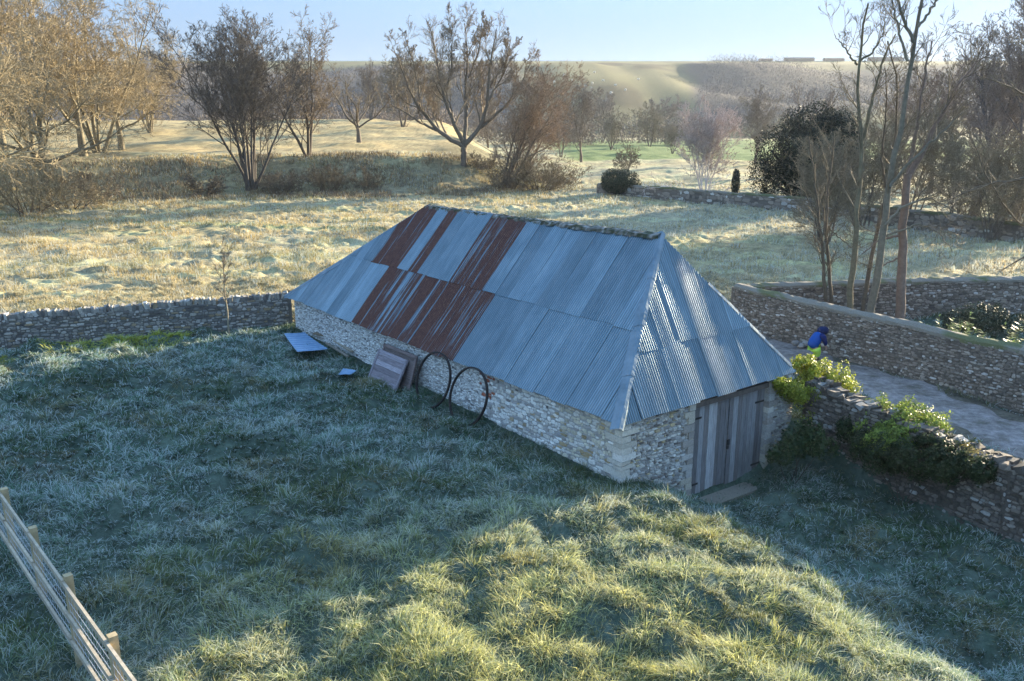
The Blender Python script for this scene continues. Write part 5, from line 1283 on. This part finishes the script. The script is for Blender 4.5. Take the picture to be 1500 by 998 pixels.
for zz in (.12, .27, .42, .57, .72, .88, 1.04, 1.20): wm.bar(pa+Z3*zz, pb+Z3*zz, .005, .005, col=(.45, .46, .47))
for k_ in range(int(Lf/.15)): wm.bar(pa+fd*k_*.15+Z3*.1, pa+fd*k_*.15+Z3*1.20, .004, .004, up=fd, col=(.45, .46, .47))
o = wm.build('wire_mesh', M['iron'], e)

# ------------------------------------------------------------------ crouching person on the drive
pp = np.array([10.72, 29.0, 0]); pz = float(base_z(pp[0], pp[1]))+.03
pe = empty('person', (pp[0], pp[1], pz), 'person bent over by the tall wall in blue jacket and yellow trousers with reflective bands', 'person')
# local frame: +x is picture right, +y away; the back is towards us, head to the right and down
vs = [(-.12, .02, .56), (-.04, .04, .76), (.07, .07, .98), (.15, .12, 1.10), (.22, .17, 1.14), (.28, .21, 1.12),           # 0-5 pelvis..head
      (-.02, -.10, .42), (.10, .02, .28), (.0, -.06, .06), (.10, -.02, .03),                                             # near leg
      (-.02, .20, .42), (.16, .26, .28), (.04, .22, .06), (.16, .26, .03),                                                # far leg
      (.16, -.12, .98), (.26, -.06, .74), (.38, .06, .56), (.20, .32, 1.0), (.32, .30, .76), (.42, .22, .58)]
ed = [(0, 1), (1, 2), (2, 3), (3, 4), (4, 5), (0, 6), (6, 7), (7, 8), (8, 9), (0, 10), (10, 11), (11, 12), (12, 13), (2, 14), (14, 15), (15, 16), (2, 17), (17, 18), (18, 19)]
rd = [.09, .10, .11, .07, .08, .10, .10, .075, .055, .045, .10, .075, .055, .045, .07, .05, .035, .07, .05, .035]
skin('body', vs, ed, rd, (.42, .27, .20), pe)
skin('jacket', [(-.21, -.01, .46), (-.09, .03, .72), vs[2], (.12, .10, 1.06), ], [(0, 1), (1, 2), (2, 3)], [.21, .235, .215, .15], (.012, .08, .33), pe)
for a4 in ([(.04, .0, .98), (.19, -.10, .98), (.27, -.06, .76), (.37, .03, .58)], [(.06, .18, 1.0), (.22, .30, 1.0), (.33, .30, .78), (.42, .23, .60)]): skin('sleeve', a4, [(0, 1), (1, 2), (2, 3)], [.14, .13, .10, .07], (.012, .025, .12), pe)
skin('trousers', [(-.10, .02, .70), (-.03, -.10, .40), (.09, .02, .27), (0, -.06, .12), (-.03, .20, .40), (.15, .26, .27), (.04, .22, .12)], [(0, 1), (1, 2), (2, 3), (0, 4), (4, 5), (5, 6)], [.22, .18, .14, .11, .18, .14, .11], (.50, .72, .10), pe)
for nm, v_, r_ in (('reflective_band', [(.03, -.05, .34), (.075, -.0, .295)], .14), ('reflective_band', [(.06, -.02, .215), (.03, -.04, .17)], .115)):
    skin(nm, v_, [(0, 1)], [r_, r_], (.75, .78, .76), pe)
skin('hood', [(.05, .06, 1.02), (.22, .16, 1.17), (.36, .22, 1.12), (.42, .25, 1.04)], [(0, 1), (1, 2), (2, 3)], [.17, .20, .19, .14], (.012, .02, .07), pe)
for s_ in (-1, 1):
    skin('boot', [(.0, -.06 if s_ < 0 else .22, .09), (.02, -.05 if s_ < 0 else .23, .045), (.15, -.0 if s_ < 0 else .28, .035)], [(0, 1), (1, 2)], [.065, .06, .045], (.04, .03, .025), pe)
pe.scale = (.92, .92, .92)
for hx, hy, hz in ((.38, .06, .56), (.42, .22, .58)):
    fv = [(hx, hy, hz), (hx+.03, hy+.01, hz-.06)]; fe = [(0, 1)]; fr_ = [.034, .038]
    for k_, (dx, dy, L_) in enumerate([(-.03, -.02, .075), (-.01, -.03, .085), (.01, -.02, .08), (.02, 0, .065)]):
        b0 = len(fv); fv += [(hx+.03+dx, hy+.01+dy, hz-.10), (hx+.03+dx*1.3, hy+.01+dy*1.2, hz-.10-L_*.5), (hx+.01+dx, hy+.02+dy, hz-.10-L_)]; fe += [(1, b0), (b0, b0+1), (b0+1, b0+2)]; fr_ += [.012, .010, .008]
    b0 = len(fv); fv += [(hx+.0, hy+.04, hz-.07), (hx-.01, hy+.06, hz-.11)]; fe += [(1, b0), (b0, b0+1)]; fr_ += [.013, .009]
    skin('hand', fv, fe, fr_, (.42, .27, .20), pe)
# ------------------------------------------------------------------ haze
hz = MB(); hz.box((0, 1250, 50), (2400, 0, 0), (0, 1330, 0), (0, 0, 56))
hm = bpy.data.materials.new('haze'); hm.use_nodes = True; n = hm.node_tree; n.nodes.clear()
out = n.nodes.new('ShaderNodeOutputMaterial'); pv = n.nodes.new('ShaderNodeVolumePrincipled'); n.links.new(pv.outputs[0], out.inputs['Volume'])
pv.inputs['Color'].default_value = (.80, .88, 1, 1); pv.inputs['Density'].default_value = .0001; pv.inputs['Anisotropy'].default_value = .3
h = hz.build('haze', hm, None); tag(h, kind='stuff'); h['label'] = 'thin pale morning haze over the valley'; h['category'] = 'haze'
